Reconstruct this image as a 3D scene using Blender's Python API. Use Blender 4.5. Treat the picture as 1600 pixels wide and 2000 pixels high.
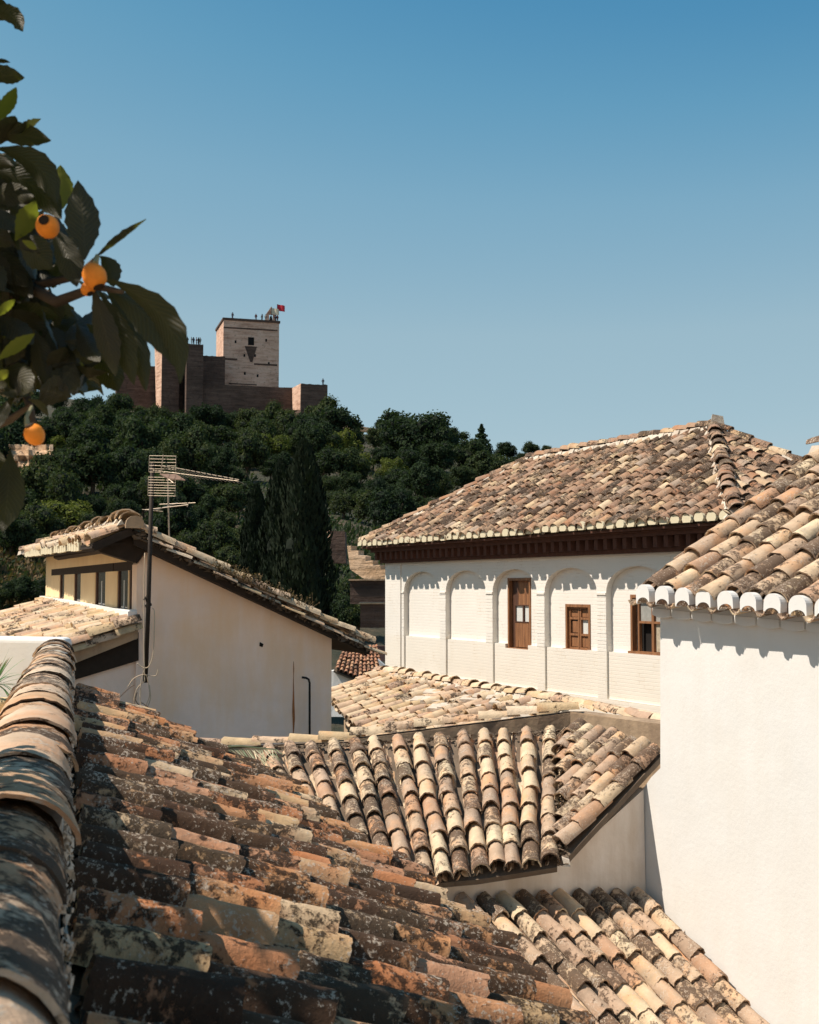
import bpy, math, random
from mathutils import Vector, Matrix, noise
for o in list(bpy.data.objects):
    bpy.data.objects.remove(o)
scene = bpy.context.scene
COL = scene.collection
V3 = Vector
# ------------------------------------------------------------------ camera
F = 2400.0
PITCH = math.atan(147 / F)
cam_data = bpy.data.cameras.new('camera')
cam = bpy.data.objects.new('camera', cam_data)
COL.objects.link(cam)
cam.location = (0, 0, 0)
cam.rotation_euler = (math.pi / 2 + PITCH, 0, 0)
cam_data.sensor_fit = 'VERTICAL'
cam_data.sensor_height = 36.0
cam_data.lens = 36.0 * F / 2000.0
cam_data.clip_start = 0.05
cam_data.clip_end = 6000
cam_data.dof.use_dof = True
cam_data.dof.focus_distance = 13.0
cam_data.dof.aperture_fstop = 9.0
scene.camera = cam
# ------------------------------------------------------------------ light
SUN_EL, SUN_AZ = math.radians(55), math.radians(98)      # azimuth counted from +Y towards -X
SUN = V3((-math.sin(SUN_AZ) * math.cos(SUN_EL), math.cos(SUN_AZ) * math.cos(SUN_EL), math.sin(SUN_EL)))
world = bpy.data.worlds.new('World')
scene.world = world
world.use_nodes = True
wn, wl = world.node_tree.nodes, world.node_tree.links
sky = wn.new('ShaderNodeTexSky')
sky.sky_type = 'NISHITA'
sky.sun_disc = False
sky.sun_elevation = SUN_EL
sky.sun_rotation = -SUN_AZ
sky.altitude = 700
sky.air_density = 1.0
sky.dust_density = 0.0
sky.ozone_density = 1.3
bg = wn['Background']
bg.inputs['Strength'].default_value = 0.095
# the film's rendering of the sky: one response curve for the sky's radiance, the same in every direction
sep = wn.new('ShaderNodeSeparateColor')
wl.new(sky.outputs[0], sep.inputs[0])
s1 = wn.new('ShaderNodeMath'); s1.operation = 'DIVIDE'; s1.inputs[1].default_value = 14.0
wl.new(sep.outputs[1], s1.inputs[0])
cr = wn.new('ShaderNodeValToRGB')
stops = [(1.0, (.062, .180, .320)), (1.93, (.075, .265, .465)), (2.2, (.125, .330, .510)), (2.6, (.205, .400, .550)), (3.51, (.325, .490, .590)), (4.74, (.375, .535, .620)), (7.0, (.50, .62, .66)), (14.0, (1.0, 1.0, 1.0))]
while len(cr.color_ramp.elements) < len(stops): cr.color_ramp.elements.new(.5)
for e_, (p_, c_) in zip(cr.color_ramp.elements, stops): e_.position = p_ / 14.0; e_.color = (*c_, 1)
wl.new(s1.outputs[0], cr.inputs[0])
s2 = wn.new('ShaderNodeVectorMath'); s2.operation = 'SCALE'; s2.inputs['Scale'].default_value = 7.97
wl.new(cr.outputs[0], s2.inputs[0]); wl.new(s2.outputs[0], bg.inputs['Color'])
sun_data = bpy.data.lights.new('sun', 'SUN')
sun_data.energy = 4.9
sun_data.angle = math.radians(0.5)
sun_data.color = (1.0, 0.885, 0.755)
sun = bpy.data.objects.new('sun', sun_data)
COL.objects.link(sun)
sun.location = SUN * 50
sun.rotation_euler = SUN.to_track_quat('Z', 'Y').to_euler()
scene.view_settings.view_transform = 'Standard'
scene.view_settings.look = 'None'
scene.view_settings.exposure = 0.40
scene.view_settings.gamma = 1.0
# ------------------------------------------------------------------ helpers
rng = random.Random(11)
CP, SP = math.cos(PITCH), math.sin(PITCH)


def ray(px, py):
    v = (1000 - py) / F
    return V3(((px - 800) / F, CP - v * SP, v * CP + SP))


def P(px, py, Y):                       # the point at forward distance Y seen in that direction
    r = ray(px, py)
    return r * (Y / r.y)


def on_plane(px, py, p0, n):
    r = ray(px, py)
    return r * (V3(p0).dot(V3(n)) / r.dot(V3(n)))


def link(name, me, parent=None, M=None):
    o = bpy.data.objects.new(name, me)
    COL.objects.link(o)
    if M is None:
        M = Matrix.Identity(4)
    if parent is not None:
        o.parent = parent
        if parent.type == 'EMPTY':
            M = Matrix.Translation(-parent.location) @ M
    o.matrix_basis = M
    return o


def tag(o, label=None, cat=None, group=None, kind=None):
    if label: o['label'] = label
    if cat: o['category'] = cat
    if group: o['group'] = group
    if kind: o['kind'] = kind
    return o


def root(name, loc, label, cat, group=None):
    o = bpy.data.objects.new(name, None)
    COL.objects.link(o)
    o.empty_display_size = 0.2
    o.location = loc
    return tag(o, label, cat, group)


class MB:
    def __init__(s):
        s.v, s.f, s.m = [], [], []

    def add(s, vs, fs, mi=0):
        b = len(s.v)
        s.v += [tuple(v) for v in vs]
        s.f += [tuple(b + i for i in f) for f in fs]
        s.m += [mi] * len(fs)
        return s

    def quad(s, a, b, c, d, mi=0):
        return s.add([a, b, c, d], [(0, 1, 2, 3)], mi)

    def prism(s, poly, ext, mi=0):      # polygon swept along ext
        n = len(poly)
        vs = [V3(p) for p in poly] + [V3(p) + V3(ext) for p in poly]
        fs = [tuple(range(n)), tuple(range(2 * n - 1, n - 1, -1))]
        fs += [(i, i + n, (i + 1) % n + n, (i + 1) % n) for i in range(n)]
        return s.add(vs, fs, mi)

    def box(s, o, a, b, c, mi=0):       # origin corner and three edge vectors
        o, a, b, c = V3(o), V3(a), V3(b), V3(c)
        return s.prism([o, o + a, o + a + b, o + b], c, mi)

    def tube(s, pts, r, seg=8, mi=0, cap=True):
        pts = [V3(p) for p in pts]
        n = len(pts)
        rs = r if isinstance(r, (list, tuple)) else [r] * n
        vs, fs = [], []
        up = V3((0, 0, 1))
        for i, p in enumerate(pts):
            t = (pts[min(i + 1, n - 1)] - pts[max(i - 1, 0)]).normalized()
            a = t.cross(up)
            if a.length < .05: a = t.cross(V3((0, 1, 0)))
            a.normalize()
            b = a.cross(t).normalized()
            for k in range(seg):
                th = 2 * math.pi * k / seg
                vs.append(p + (a * math.cos(th) + b * math.sin(th)) * rs[i])
        for i in range(n - 1):
            for k in range(seg):
                k2 = (k + 1) % seg
                fs.append((i * seg + k, i * seg + k2, (i + 1) * seg + k2, (i + 1) * seg + k))
        if cap:
            fs.append(tuple(range(seg - 1, -1, -1)))
            fs.append(tuple((n - 1) * seg + k for k in range(seg)))
        return s.add(vs, fs, mi)

    def mesh(s, name, mats, smooth=False, recalc=True):
        me = bpy.data.meshes.new(name)
        me.from_pydata(s.v, [], s.f)
        for m in (mats if isinstance(mats, (list, tuple)) else [mats]):
            me.materials.append(m)
        if len(me.materials) > 1:
            me.polygons.foreach_set('material_index', s.m)
        if recalc:
            import bmesh
            bm = bmesh.new(); bm.from_mesh(me)
            bmesh.ops.recalc_face_normals(bm, faces=bm.faces)
            bm.to_mesh(me); bm.free()
        if smooth:
            me.polygons.foreach_set('use_smooth', [True] * len(me.polygons))
        me.update()
        return me

    def build(s, name, mats, parent=None, smooth=False, M=None):
        return link(name, s.mesh(name, mats, smooth), parent, M)


def bevel(o, w=0.01, seg=2):
    m = o.modifiers.new('bevel', 'BEVEL')
    m.width = w; m.segments = seg; m.limit_method = 'ANGLE'
    return o


# ------------------------------------------------------------------ materials
def newmat(name):
    m = bpy.data.materials.new(name)
    m.use_nodes = True
    nt = m.node_tree
    return m, nt, nt.nodes['Principled BSDF']


def N(nt, kind, **kw):
    n = nt.nodes.new(kind)
    for k, v in kw.items():
        if k in n.inputs: n.inputs[k].default_value = v
        else: setattr(n, k, v)
    return n


def ramp(nt, src, stops, interp='LINEAR'):
    r = nt.nodes.new('ShaderNodeValToRGB')
    r.color_ramp.interpolation = interp
    el = r.color_ramp.elements
    while len(el) < len(stops): el.new(0.5)
    for e, (p, c) in zip(el, stops):
        e.position = p
        e.color = (c, c, c, 1) if isinstance(c, (int, float)) else (*c, 1)
    nt.links.new(src, r.inputs[0])
    return r.outputs[0]


def mix(nt, fac, a, b, mode='MIX'):
    m = nt.nodes.new('ShaderNodeMix')
    m.data_type = 'RGBA'; m.blend_type = mode
    for sock, v in ((m.inputs[0], fac), (m.inputs[6], a), (m.inputs[7], b)):
        if isinstance(v, (int, float)): sock.default_value = v
        elif isinstance(v, tuple): sock.default_value = (*v, 1)
        else: nt.links.new(v, sock)
    return m.outputs[2]


def math_(nt, op, a, b=0.0, clamp=False):
    m = nt.nodes.new('ShaderNodeMath'); m.operation = op; m.use_clamp = clamp
    for sock, v in ((m.inputs[0], a), (m.inputs[1], b)):
        if isinstance(v, (int, float)): sock.default_value = v
        else: nt.links.new(v, sock)
    return m.outputs[0]


def noise_(nt, vec, scale, detail=4, rough=.55, dist=0.0):
    n = N(nt, 'ShaderNodeTexNoise', Scale=scale, Detail=detail, Roughness=rough, Distortion=dist)
    if vec is not None: nt.links.new(vec, n.inputs['Vector'])
    return n.outputs[0]


def bump(nt, bs, h, strength=.4, dist=.01, prev=None):
    b = N(nt, 'ShaderNodeBump', Strength=strength, Distance=dist)
    nt.links.new(h, b.inputs['Height'])
    if prev is not None: nt.links.new(prev, b.inputs['Normal'])
    nt.links.new(b.outputs[0], bs.inputs['Normal'])
    return b.outputs[0]


def tile_mat(name, colors, dark=.5, spots=.35, dirty=1.0, scale=1.0, lich=(.042, .030, .022), moss=(.13, .082, .055)):
    """fired clay, one tone per tile, with lichen, soot and pale specks"""
    m, nt, bs = newmat(name)
    geo = N(nt, 'ShaderNodeNewGeometry'); oi = N(nt, 'ShaderNodeObjectInfo'); tc = N(nt, 'ShaderNodeTexCoord')
    rnd = math_(nt, 'FRACT', math_(nt, 'ADD', oi.outputs['Random'], geo.outputs['Random Per Island']))
    rnd2 = math_(nt, 'FRACT', math_(nt, 'MULTIPLY', rnd, 37.7))
    off = N(nt, 'ShaderNodeCombineXYZ')
    for i, k in enumerate((91.0, 57.0, 33.0)): nt.links.new(math_(nt, 'MULTIPLY', rnd, k), off.inputs[i])
    add = N(nt, 'ShaderNodeVectorMath', operation='ADD')
    nt.links.new(tc.outputs['Object'], add.inputs[0]); nt.links.new(off.outputs[0], add.inputs[1])
    vec = add.outputs[0]
    n = len(colors)
    base = ramp(nt, rnd, [(i / n, c) for i, c in enumerate(colors)], 'CONSTANT')
    soft = noise_(nt, vec, 7 * scale, 5, .6)
    base = mix(nt, 1.0, base, ramp(nt, soft, [(.25, .72), (.75, 1.18)]), 'MULTIPLY')
    warm = noise_(nt, vec, 3.2 * scale, 3, .5)
    base = mix(nt, ramp(nt, warm, [(.5, 0), (.72, .55)]), base, tuple(x * y for x, y in zip(colors[0], (1.1, .7, .45))))
    # big growths of dark lichen: amount varies from tile to tile
    amt = math_(nt, 'MULTIPLY', math_(nt, 'SUBTRACT', rnd2, 1 - dark), .20)
    wp_ = noise_(nt, geo.outputs['Position'], 1.5, 5, .6)
    amt = math_(nt, 'ADD', amt, math_(nt, 'MULTIPLY', math_(nt, 'SUBTRACT', wp_, .5), .42))
    li = math_(nt, 'ADD', math_(nt, 'MULTIPLY', noise_(nt, vec, 24 * scale, 8, .74, .25), .6), math_(nt, 'MULTIPLY', noise_(nt, vec, 6.5 * scale, 4, .6, .2), .42))
    lim = ramp(nt, math_(nt, 'ADD', li, amt), [(.535, 0), (.585, 1)])
    base = mix(nt, math_(nt, 'MULTIPLY', lim, .92 * dirty), base, lich)
    patch = noise_(nt, vec, 5 * scale, 6, .65, .3)
    pm = ramp(nt, math_(nt, 'ADD', patch, math_(nt, 'MULTIPLY', amt, .8)), [(.54, 0), (.68, 1)])
    base = mix(nt, math_(nt, 'MULTIPLY', pm, .5 * dirty), base, moss)
    # pale crusts
    vo = noise_(nt, vec, 60 * scale, 5, .7)
    wm = ramp(nt, math_(nt, 'ADD', vo, math_(nt, 'MULTIPLY', math_(nt, 'SUBTRACT', patch, .5), .6)), [(.58, 0), (.64, 1)])
    base = mix(nt, math_(nt, 'MULTIPLY', wm, spots), base, (.52, .44, .35))
    nt.links.new(base, bs.inputs['Base Color'])
    bs.inputs['Roughness'].default_value = .92
    bs.inputs['Specular IOR Level'].default_value = .2
    h = math_(nt, 'ADD', math_(nt, 'MULTIPLY', li, 1.4), math_(nt, 'ADD', vo, math_(nt, 'MULTIPLY', lim, .5)))
    bump(nt, bs, h, .8, .010)
    return m


CREAM, STRAW, TERRA, BROWN, PINK, GREY = (.62, .48, .32), (.54, .40, .24), (.46, .23, .12), (.25, .155, .11), (.46, .32, .23), (.38, .29, .22)
M_TILE = tile_mat('clay_weathered', [(.64, .50, .34), (.54, .40, .275), (.48, .345, .245), (.60, .46, .31), (.44, .31, .22), (.66, .53, .36), (.50, .36, .25), (.57, .42, .28), (.46, .29, .19), (.40, .29, .21)], dark=.52, spots=.8, lich=(.10, .066, .046), moss=(.20, .135, .095))
M_TILEO = tile_mat('clay_orange_lichened', [(.52, .27, .13), (.56, .38, .21), (.55, .29, .14), (.52, .345, .20), (.50, .27, .16), (.48, .24, .12), (.60, .44, .28), (.47, .22, .11), (.50, .32, .18), (.40, .20, .11)], dark=.80, spots=.8, scale=.85, lich=(.026, .018, .013), moss=(.105, .062, .038))
M_TILEC = tile_mat('clay_channel_dirt_shade', [(.20, .13, .085), (.15, .10, .07), (.24, .15, .095)], dark=1.1, spots=.2, lich=(.022, .017, .013), moss=(.05, .035, .025))  # dirt and lichen, plus the shade of the gaps put into the colour
M_TILEP = tile_mat('clay_sunbleached', [CREAM, (.64, .51, .37), STRAW, (.58, .42, .29), PINK, (.6, .47, .32)], dark=.28, spots=.3)
M_TILEF = tile_mat('clay_far', [(.34, .22, .145), (.40, .27, .18), (.30, .19, .13), (.44, .31, .20), (.34, .21, .14), GREY, (.60, .46, .31), (.30, .19, .13), (.38, .25, .165), (.50, .37, .23), (.36, .23, .15)], dark=.6, spots=.5)
M_TILEB = tile_mat('clay_ridge_cap', [(.56, .42, .30), (.52, .30, .17), (.58, .46, .34), (.50, .33, .2)], dark=.58, spots=.85, scale=.7)


def plaster(name, col, stain=(.5, .36, .2), stain_amt=.0, lo=.9, hi=1.05, bumpy=.25, fscale=30, bdist=.006, hgrad=None):
    m, nt, bs = newmat(name)
    tc = N(nt, 'ShaderNodeTexCoord'); v = tc.outputs['Object']
    big = noise_(nt, v, 1.1, 6, .6)
    base = mix(nt, 1.0, col, ramp(nt, big, [(.3, lo), (.7, hi)]), 'MULTIPLY')
    if stain_amt:
        s = noise_(nt, v, .75, 5, .62, .5)
        mp = N(nt, 'ShaderNodeMapping'); mp.inputs['Scale'].default_value = (5, 5, .7); nt.links.new(v, mp.inputs['Vector'])
        st = noise_(nt, mp.outputs[0], 1.3, 5, .6)
        f = ramp(nt, math_(nt, 'ADD', math_(nt, 'MULTIPLY', s, .6), math_(nt, 'MULTIPLY', st, .4)), [(.44, 0), (.62, 1)])
        if hgrad:
            sx = N(nt, 'ShaderNodeSeparateXYZ'); nt.links.new(v, sx.inputs[0])
            g = N(nt, 'ShaderNodeMapRange'); g.inputs['From Min'].default_value, g.inputs['From Max'].default_value = hgrad
            nt.links.new(sx.outputs[2], g.inputs['Value'])
            f = math_(nt, 'ADD', math_(nt, 'MULTIPLY', f, .6), math_(nt, 'MULTIPLY', g.outputs[0], .7), True)
        base = mix(nt, math_(nt, 'MULTIPLY', f, stain_amt), base, stain)
    sp = noise_(nt, v, 38, 3, .6)
    base = mix(nt, ramp(nt, sp, [(.68, 0), (.78, .35)]), base, tuple(c * .6 for c in col))
    nt.links.new(base, bs.inputs['Base Color'])
    bs.inputs['Roughness'].default_value = .9
    bs.inputs['Specular IOR Level'].default_value = .2
    fine = noise_(nt, v, fscale, 6, .65)
    lump = noise_(nt, v, 3.5, 3, .5)
    bump(nt, bs, math_(nt, 'ADD', fine, math_(nt, 'MULTIPLY', lump, 2.0)), bumpy, bdist)
    return m


M_WHITE = plaster('limewash_white', (.74, .735, .715), (.60, .53, .43), .16, .94, 1.03, .35)
M_PINK = plaster('plaster_pinkish', (.97, .77, .66), (.90, .60, .36), .85, .88, 1.06, .4, 22, .01, hgrad=(-1.7, 1.3))
M_DIRTY = plaster('plaster_dirty', (.47, .34, .225), (.16, .11, .08), .8, .75, 1.1, .6, 18, .015)
M_OCHRE = plaster('plaster_ochre', (.84, .64, .38), (.6, .36, .14), .25)
M_CREAMW = plaster('plaster_cream', (.84, .76, .68), (.45, .32, .2), .5, .85, 1.05, .4)
M_MORTAR = plaster('mortar', (.17, .13, .095), (.12, .085, .06), .7, .7, 1.15, .8, 14, .02)
M_LIME = plaster('lime_mortar', (.62, .55, .46), (.32, .22, .15), .5, .75, 1.1, .8, 18, .015)
M_PLUG = plaster('lime_plug', (.68, .61, .44), (.45, .33, .18), .3, .85, 1.05)


def brick_white():
    m, nt, bs = newmat('whitewashed_brick')
    tc = N(nt, 'ShaderNodeTexCoord'); v = tc.outputs['Object']
    # facade coordinates: along the wall / up
    rot = N(nt, 'ShaderNodeMapping'); rot.inputs['Rotation'].default_value = (0, 0, -math.atan2(.894, -.447)); nt.links.new(v, rot.inputs['Vector'])
    sx = N(nt, 'ShaderNodeSeparateXYZ'); nt.links.new(rot.outputs[0], sx.inputs[0])
    cb = N(nt, 'ShaderNodeCombineXYZ'); nt.links.new(sx.outputs[0], cb.inputs[0]); nt.links.new(sx.outputs[2], cb.inputs[1])
    bt = N(nt, 'ShaderNodeTexBrick', Scale=1.0)
    bt.inputs['Brick Width'].default_value = .27; bt.inputs['Row Height'].default_value = .065
    bt.inputs['Mortar Size'].default_value = .008; bt.inputs['Mortar Smooth'].default_value = .6
    nt.links.new(cb.outputs[0], bt.inputs['Vector'])
    big = noise_(nt, v, .8, 6, .6)
    base = mix(nt, 1.0, (.75, .715, .66), ramp(nt, big, [(.3, .95), (.7, 1.04)]), 'MULTIPLY')
    wear = ramp(nt, noise_(nt, v, 2.2, 7, .7), [(.52, 0), (.68, .8)])
    base = mix(nt, math_(nt, 'MULTIPLY', wear, math_(nt, 'MULTIPLY', bt.outputs['Fac'], .8)), base, (.46, .34, .22))
    sz = ramp(nt, math_(nt, 'MULTIPLY', math_(nt, 'ADD', sx.outputs[2], 2.6), .5), [(.0, .30), (.70, .16), (.74, .0)])
    base = mix(nt, math_(nt, 'MULTIPLY', sz, 1.0), base, (.70, .57, .38))
    nt.links.new(base, bs.inputs['Base Color'])
    bs.inputs['Roughness'].default_value = .9
    h = math_(nt, 'ADD', math_(nt, 'MULTIPLY', bt.outputs['Fac'], -1.0), math_(nt, 'MULTIPLY', noise_(nt, v, 12, 5, .6), .8))
    bump(nt, bs, h, .28, .006)
    return m


M_BRICKW = brick_white()


def simple(name, col, rough=.7, metal=0.0, var=.25, scale=20, bumpy=.2, spec=.3):
    m, nt, bs = newmat(name)
    tc = N(nt, 'ShaderNodeTexCoord')
    n = noise_(nt, tc.outputs['Object'], scale, 5, .6)
    nt.links.new(mix(nt, 1.0, col, ramp(nt, n, [(.25, 1 - var), (.75, 1 + var)]), 'MULTIPLY'), bs.inputs['Base Color'])
    bs.inputs['Roughness'].default_value = rough
    bs.inputs['Metallic'].default_value = metal
    bs.inputs['Specular IOR Level'].default_value = spec
    if bumpy: bump(nt, bs, n, bumpy, .004)
    return m


def wood(name, col, col2):
    m, nt, bs = newmat(name)
    tc = N(nt, 'ShaderNodeTexCoord')
    mp = N(nt, 'ShaderNodeMapping'); mp.inputs['Scale'].default_value = (22, 22, 1.4); nt.links.new(tc.outputs['Object'], mp.inputs['Vector'])
    n = noise_(nt, mp.outputs[0], 1.6, 6, .65, .6)
    nt.links.new(ramp(nt, n, [(.3, col2), (.6, col)]), bs.inputs['Base Color'])
    bs.inputs['Roughness'].default_value = .65
    bump(nt, bs, n, .4, .004)
    return m


M_WOOD = wood('weathered_oak', (.30, .135, .055), (.12, .05, .022))
M_WOODD = wood('dark_oak', (.10, .042, .022), (.045, .02, .012))
M_CORN = simple('cornice_brown', (.085, .036, .024), .8, 0, .35, 9, .4)
M_BEAM = simple('dark_beam', (.030, .021, .015), .9, 0, .3, 8, .4)  # near-black wood, for undersides and the recess shade below the lean-to
M_GLASSD = simple('window_glass_dark', (.02, .022, .025), .12, 0, .1, 5, 0, .6)
M_CURT = simple('curtain_behind_glass', (.62, .63, .60), .35, 0, .08, 6, .1)
M_VOID = simple('unlit_room', (.012, .010, .009), .95, 0, .1, 5, 0)
M_IRON = simple('rusty_iron', (.035, .026, .020), .75, .2, .4, 40, .4)
M_PIPE = simple('black_pipe', (.018, .018, .018), .5, .3, .2, 30, .2)
M_ALU = simple('dull_aluminium', (.36, .30, .23), .5, .5, .15, 30, 0)
M_CABLE = simple('cream_cable', (.55, .43, .30), .6, 0, .1, 30, 0)
M_CABLED = simple('dark_cable', (.12, .085, .06), .6, 0, .1, 30, 0)
M_RUST = simple('rust_stain', (.34, .13, .045), .95, 0, .4, 9, .2)
M_BARK = simple('bark', (.09, .065, .045), .9, 0, .4, 14, .6)


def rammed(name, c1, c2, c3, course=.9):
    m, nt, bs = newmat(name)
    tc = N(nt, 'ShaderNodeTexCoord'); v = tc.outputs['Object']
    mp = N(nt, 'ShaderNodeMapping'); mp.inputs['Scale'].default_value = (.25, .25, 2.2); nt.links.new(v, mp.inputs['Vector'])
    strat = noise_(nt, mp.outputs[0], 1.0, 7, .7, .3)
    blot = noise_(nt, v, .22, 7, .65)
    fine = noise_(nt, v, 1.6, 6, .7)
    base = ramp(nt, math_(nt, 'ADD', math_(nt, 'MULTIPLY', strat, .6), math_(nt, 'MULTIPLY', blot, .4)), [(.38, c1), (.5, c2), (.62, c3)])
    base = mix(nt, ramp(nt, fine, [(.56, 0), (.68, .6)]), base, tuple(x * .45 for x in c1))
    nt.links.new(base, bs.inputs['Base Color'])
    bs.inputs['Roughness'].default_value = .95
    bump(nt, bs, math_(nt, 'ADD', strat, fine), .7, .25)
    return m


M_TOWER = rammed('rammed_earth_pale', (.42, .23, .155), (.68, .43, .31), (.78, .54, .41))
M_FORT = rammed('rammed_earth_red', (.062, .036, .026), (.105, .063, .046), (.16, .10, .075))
M_RUIN = rammed('ruined_wall_peach', (.40, .25, .14), (.56, .38, .24), (.66, .47, .32))


def foliage(name, cols, trans=.25, gloss=.9):
    m, nt, bs = newmat(name)
    tc = N(nt, 'ShaderNodeTexCoord'); geo = N(nt, 'ShaderNodeNewGeometry'); oi = N(nt, 'ShaderNodeObjectInfo')
    f = math_(nt, 'ADD', math_(nt, 'MULTIPLY', geo.outputs['Random Per Island'], .45), math_(nt, 'MULTIPLY', oi.outputs['Random'], .55))
    n = len(cols)
    c = ramp(nt, f, [(i / (n - 1) * .8 + .1, k) for i, k in enumerate(cols)])
    nt.links.new(c, bs.inputs['Base Color'])
    bs.inputs['Roughness'].default_value = gloss
    bs.inputs['Specular IOR Level'].default_value = .08
    tr = N(nt, 'ShaderNodeBsdfTranslucent')
    nt.links.new(mix(nt, 1.0, c, (1.3, 1.5, .6), 'MULTIPLY'), tr.inputs['Color'])
    ms = N(nt, 'ShaderNodeMixShader', Fac=trans)
    nt.links.new(bs.outputs[0], ms.inputs[1]); nt.links.new(tr.outputs[0], ms.inputs[2])
    nt.links.new(ms.outputs[0], nt.nodes['Material Output'].inputs['Surface'])
    return m


M_TREE = foliage('hill_foliage', [(.018, .030, .020), (.030, .048, .026), (.042, .062, .030), (.070, .082, .036)])
M_TREEY = foliage('hill_foliage_yellow', [(.08, .10, .028), (.12, .14, .035), (.16, .17, .045)])
M_CYP = foliage('cypress_foliage', [(.014, .022, .014), (.020, .030, .018), (.028, .036, .020)], .1)
M_DRY = foliage('dry_scrub', [(.12, .085, .05), (.20, .14, .08), (.07, .06, .035), (.28, .20, .12)], .15)
M_AGAVE = foliage('spiky_leaf', [(.05, .12, .06), (.09, .20, .09), (.15, .27, .12)], .2, .45)
M_PALM = foliage('dried_palm_leaf', [(.30, .36, .22), (.60, .54, .38), (.20, .28, .17), (.55, .42, .26)], .2, .7)
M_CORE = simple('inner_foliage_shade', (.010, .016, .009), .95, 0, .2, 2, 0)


def loquat_leaf_mat():
    m, nt, bs = newmat('loquat_leaf')
    geo = N(nt, 'ShaderNodeNewGeometry'); at = N(nt, 'ShaderNodeUVMap')
    oi = N(nt, 'ShaderNodeObjectInfo')
    tcx = N(nt, 'ShaderNodeTexCoord')
    sx = N(nt, 'ShaderNodeSeparateXYZ'); nt.links.new(tcx.outputs['UV'], sx.inputs[0])
    # herringbone side veins from the leaf's own u (across) and v (along)
    au = math_(nt, 'ABSOLUTE', math_(nt, 'SUBTRACT', sx.outputs[0], .5))
    ph = math_(nt, 'SUBTRACT', math_(nt, 'MULTIPLY', sx.outputs[1], 95.0), math_(nt, 'MULTIPLY', au, 42.0))
    vein = ramp(nt, math_(nt, 'SINE', ph), [(.72, 0), (.97, 1)])
    mid = ramp(nt, au, [(.0, 1), (.035, 0)])
    vv = math_(nt, 'MAXIMUM', vein, mid)
    top = ramp(nt, oi.outputs['Random'], [(.0, (.007, .010, .005)), (.6, (.012, .020, .008)), (1, (.026, .045, .012))])
    top = mix(nt, math_(nt, 'MULTIPLY', vv, .35), top, (.05, .08, .03))
    back = mix(nt, math_(nt, 'MULTIPLY', vv, .5), (.030, .027, .014), (.08, .07, .036))
    c = mix(nt, geo.outputs['Backfacing'], top, back)
    nt.links.new(c, bs.inputs['Base Color'])
    bs.inputs['Roughness'].default_value = .5
    bs.inputs['Specular IOR Level'].default_value = .3
    bump(nt, bs, math_(nt, 'MULTIPLY', math_(nt, 'SINE', ph), -1.0), .3, .0015)
    tr = N(nt, 'ShaderNodeBsdfTranslucent')
    tr.inputs['Color'].default_value = (.16, .19, .02, 1)
    ms = N(nt, 'ShaderNodeMixShader', Fac=.14)
    nt.links.new(bs.outputs[0], ms.inputs[1]); nt.links.new(tr.outputs[0], ms.inputs[2])
    nt.links.new(ms.outputs[0], nt.nodes['Material Output'].inputs['Surface'])
    return m


M_LOQ = loquat_leaf_mat()
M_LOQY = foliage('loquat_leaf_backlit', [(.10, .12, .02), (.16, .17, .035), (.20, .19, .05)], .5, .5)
M_DIPOLE = simple('weathered_dipole', (.20, .13, .10), .8, 0, .2, 30, 0)
M_FRUIT = simple('loquat_skin', (.84, .27, .03), .62, 0, .3, 22, .3, .25)
M_CALYX = simple('loquat_calyx', (.03, .018, .010), .9, 0, .3, 200, .3)


def earth_mat():
    m, nt, bs = newmat('hillside_earth')
    tc = N(nt, 'ShaderNodeTexCoord'); v = tc.outputs['Object']
    n = noise_(nt, v, .05, 9, .7)
    n2 = noise_(nt, v, .6, 8, .7)
    c = ramp(nt, math_(nt, 'ADD', math_(nt, 'MULTIPLY', n, .5), math_(nt, 'MULTIPLY', n2, .5)),
             [(.42, (.02, .026, .013)), (.52, (.045, .04, .022)), (.62, (.10, .07, .04)), (.72, (.22, .14, .08))])
    nt.links.new(c, bs.inputs['Base Color'])
    bs.inputs['Roughness'].default_value = 1
    bump(nt, bs, n2, .9, .6)
    return m


M_EARTH = earth_mat()
M_TOWN = rammed('town_bounce_mix', (.38, .27, .18), (.60, .47, .34), (.76, .64, .52))  # pale and warm so the unseen slope throws light forward
M_ROCK = rammed('rock_face', (.22, .13, .07), (.42, .26, .15), (.58, .40, .25))
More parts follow.
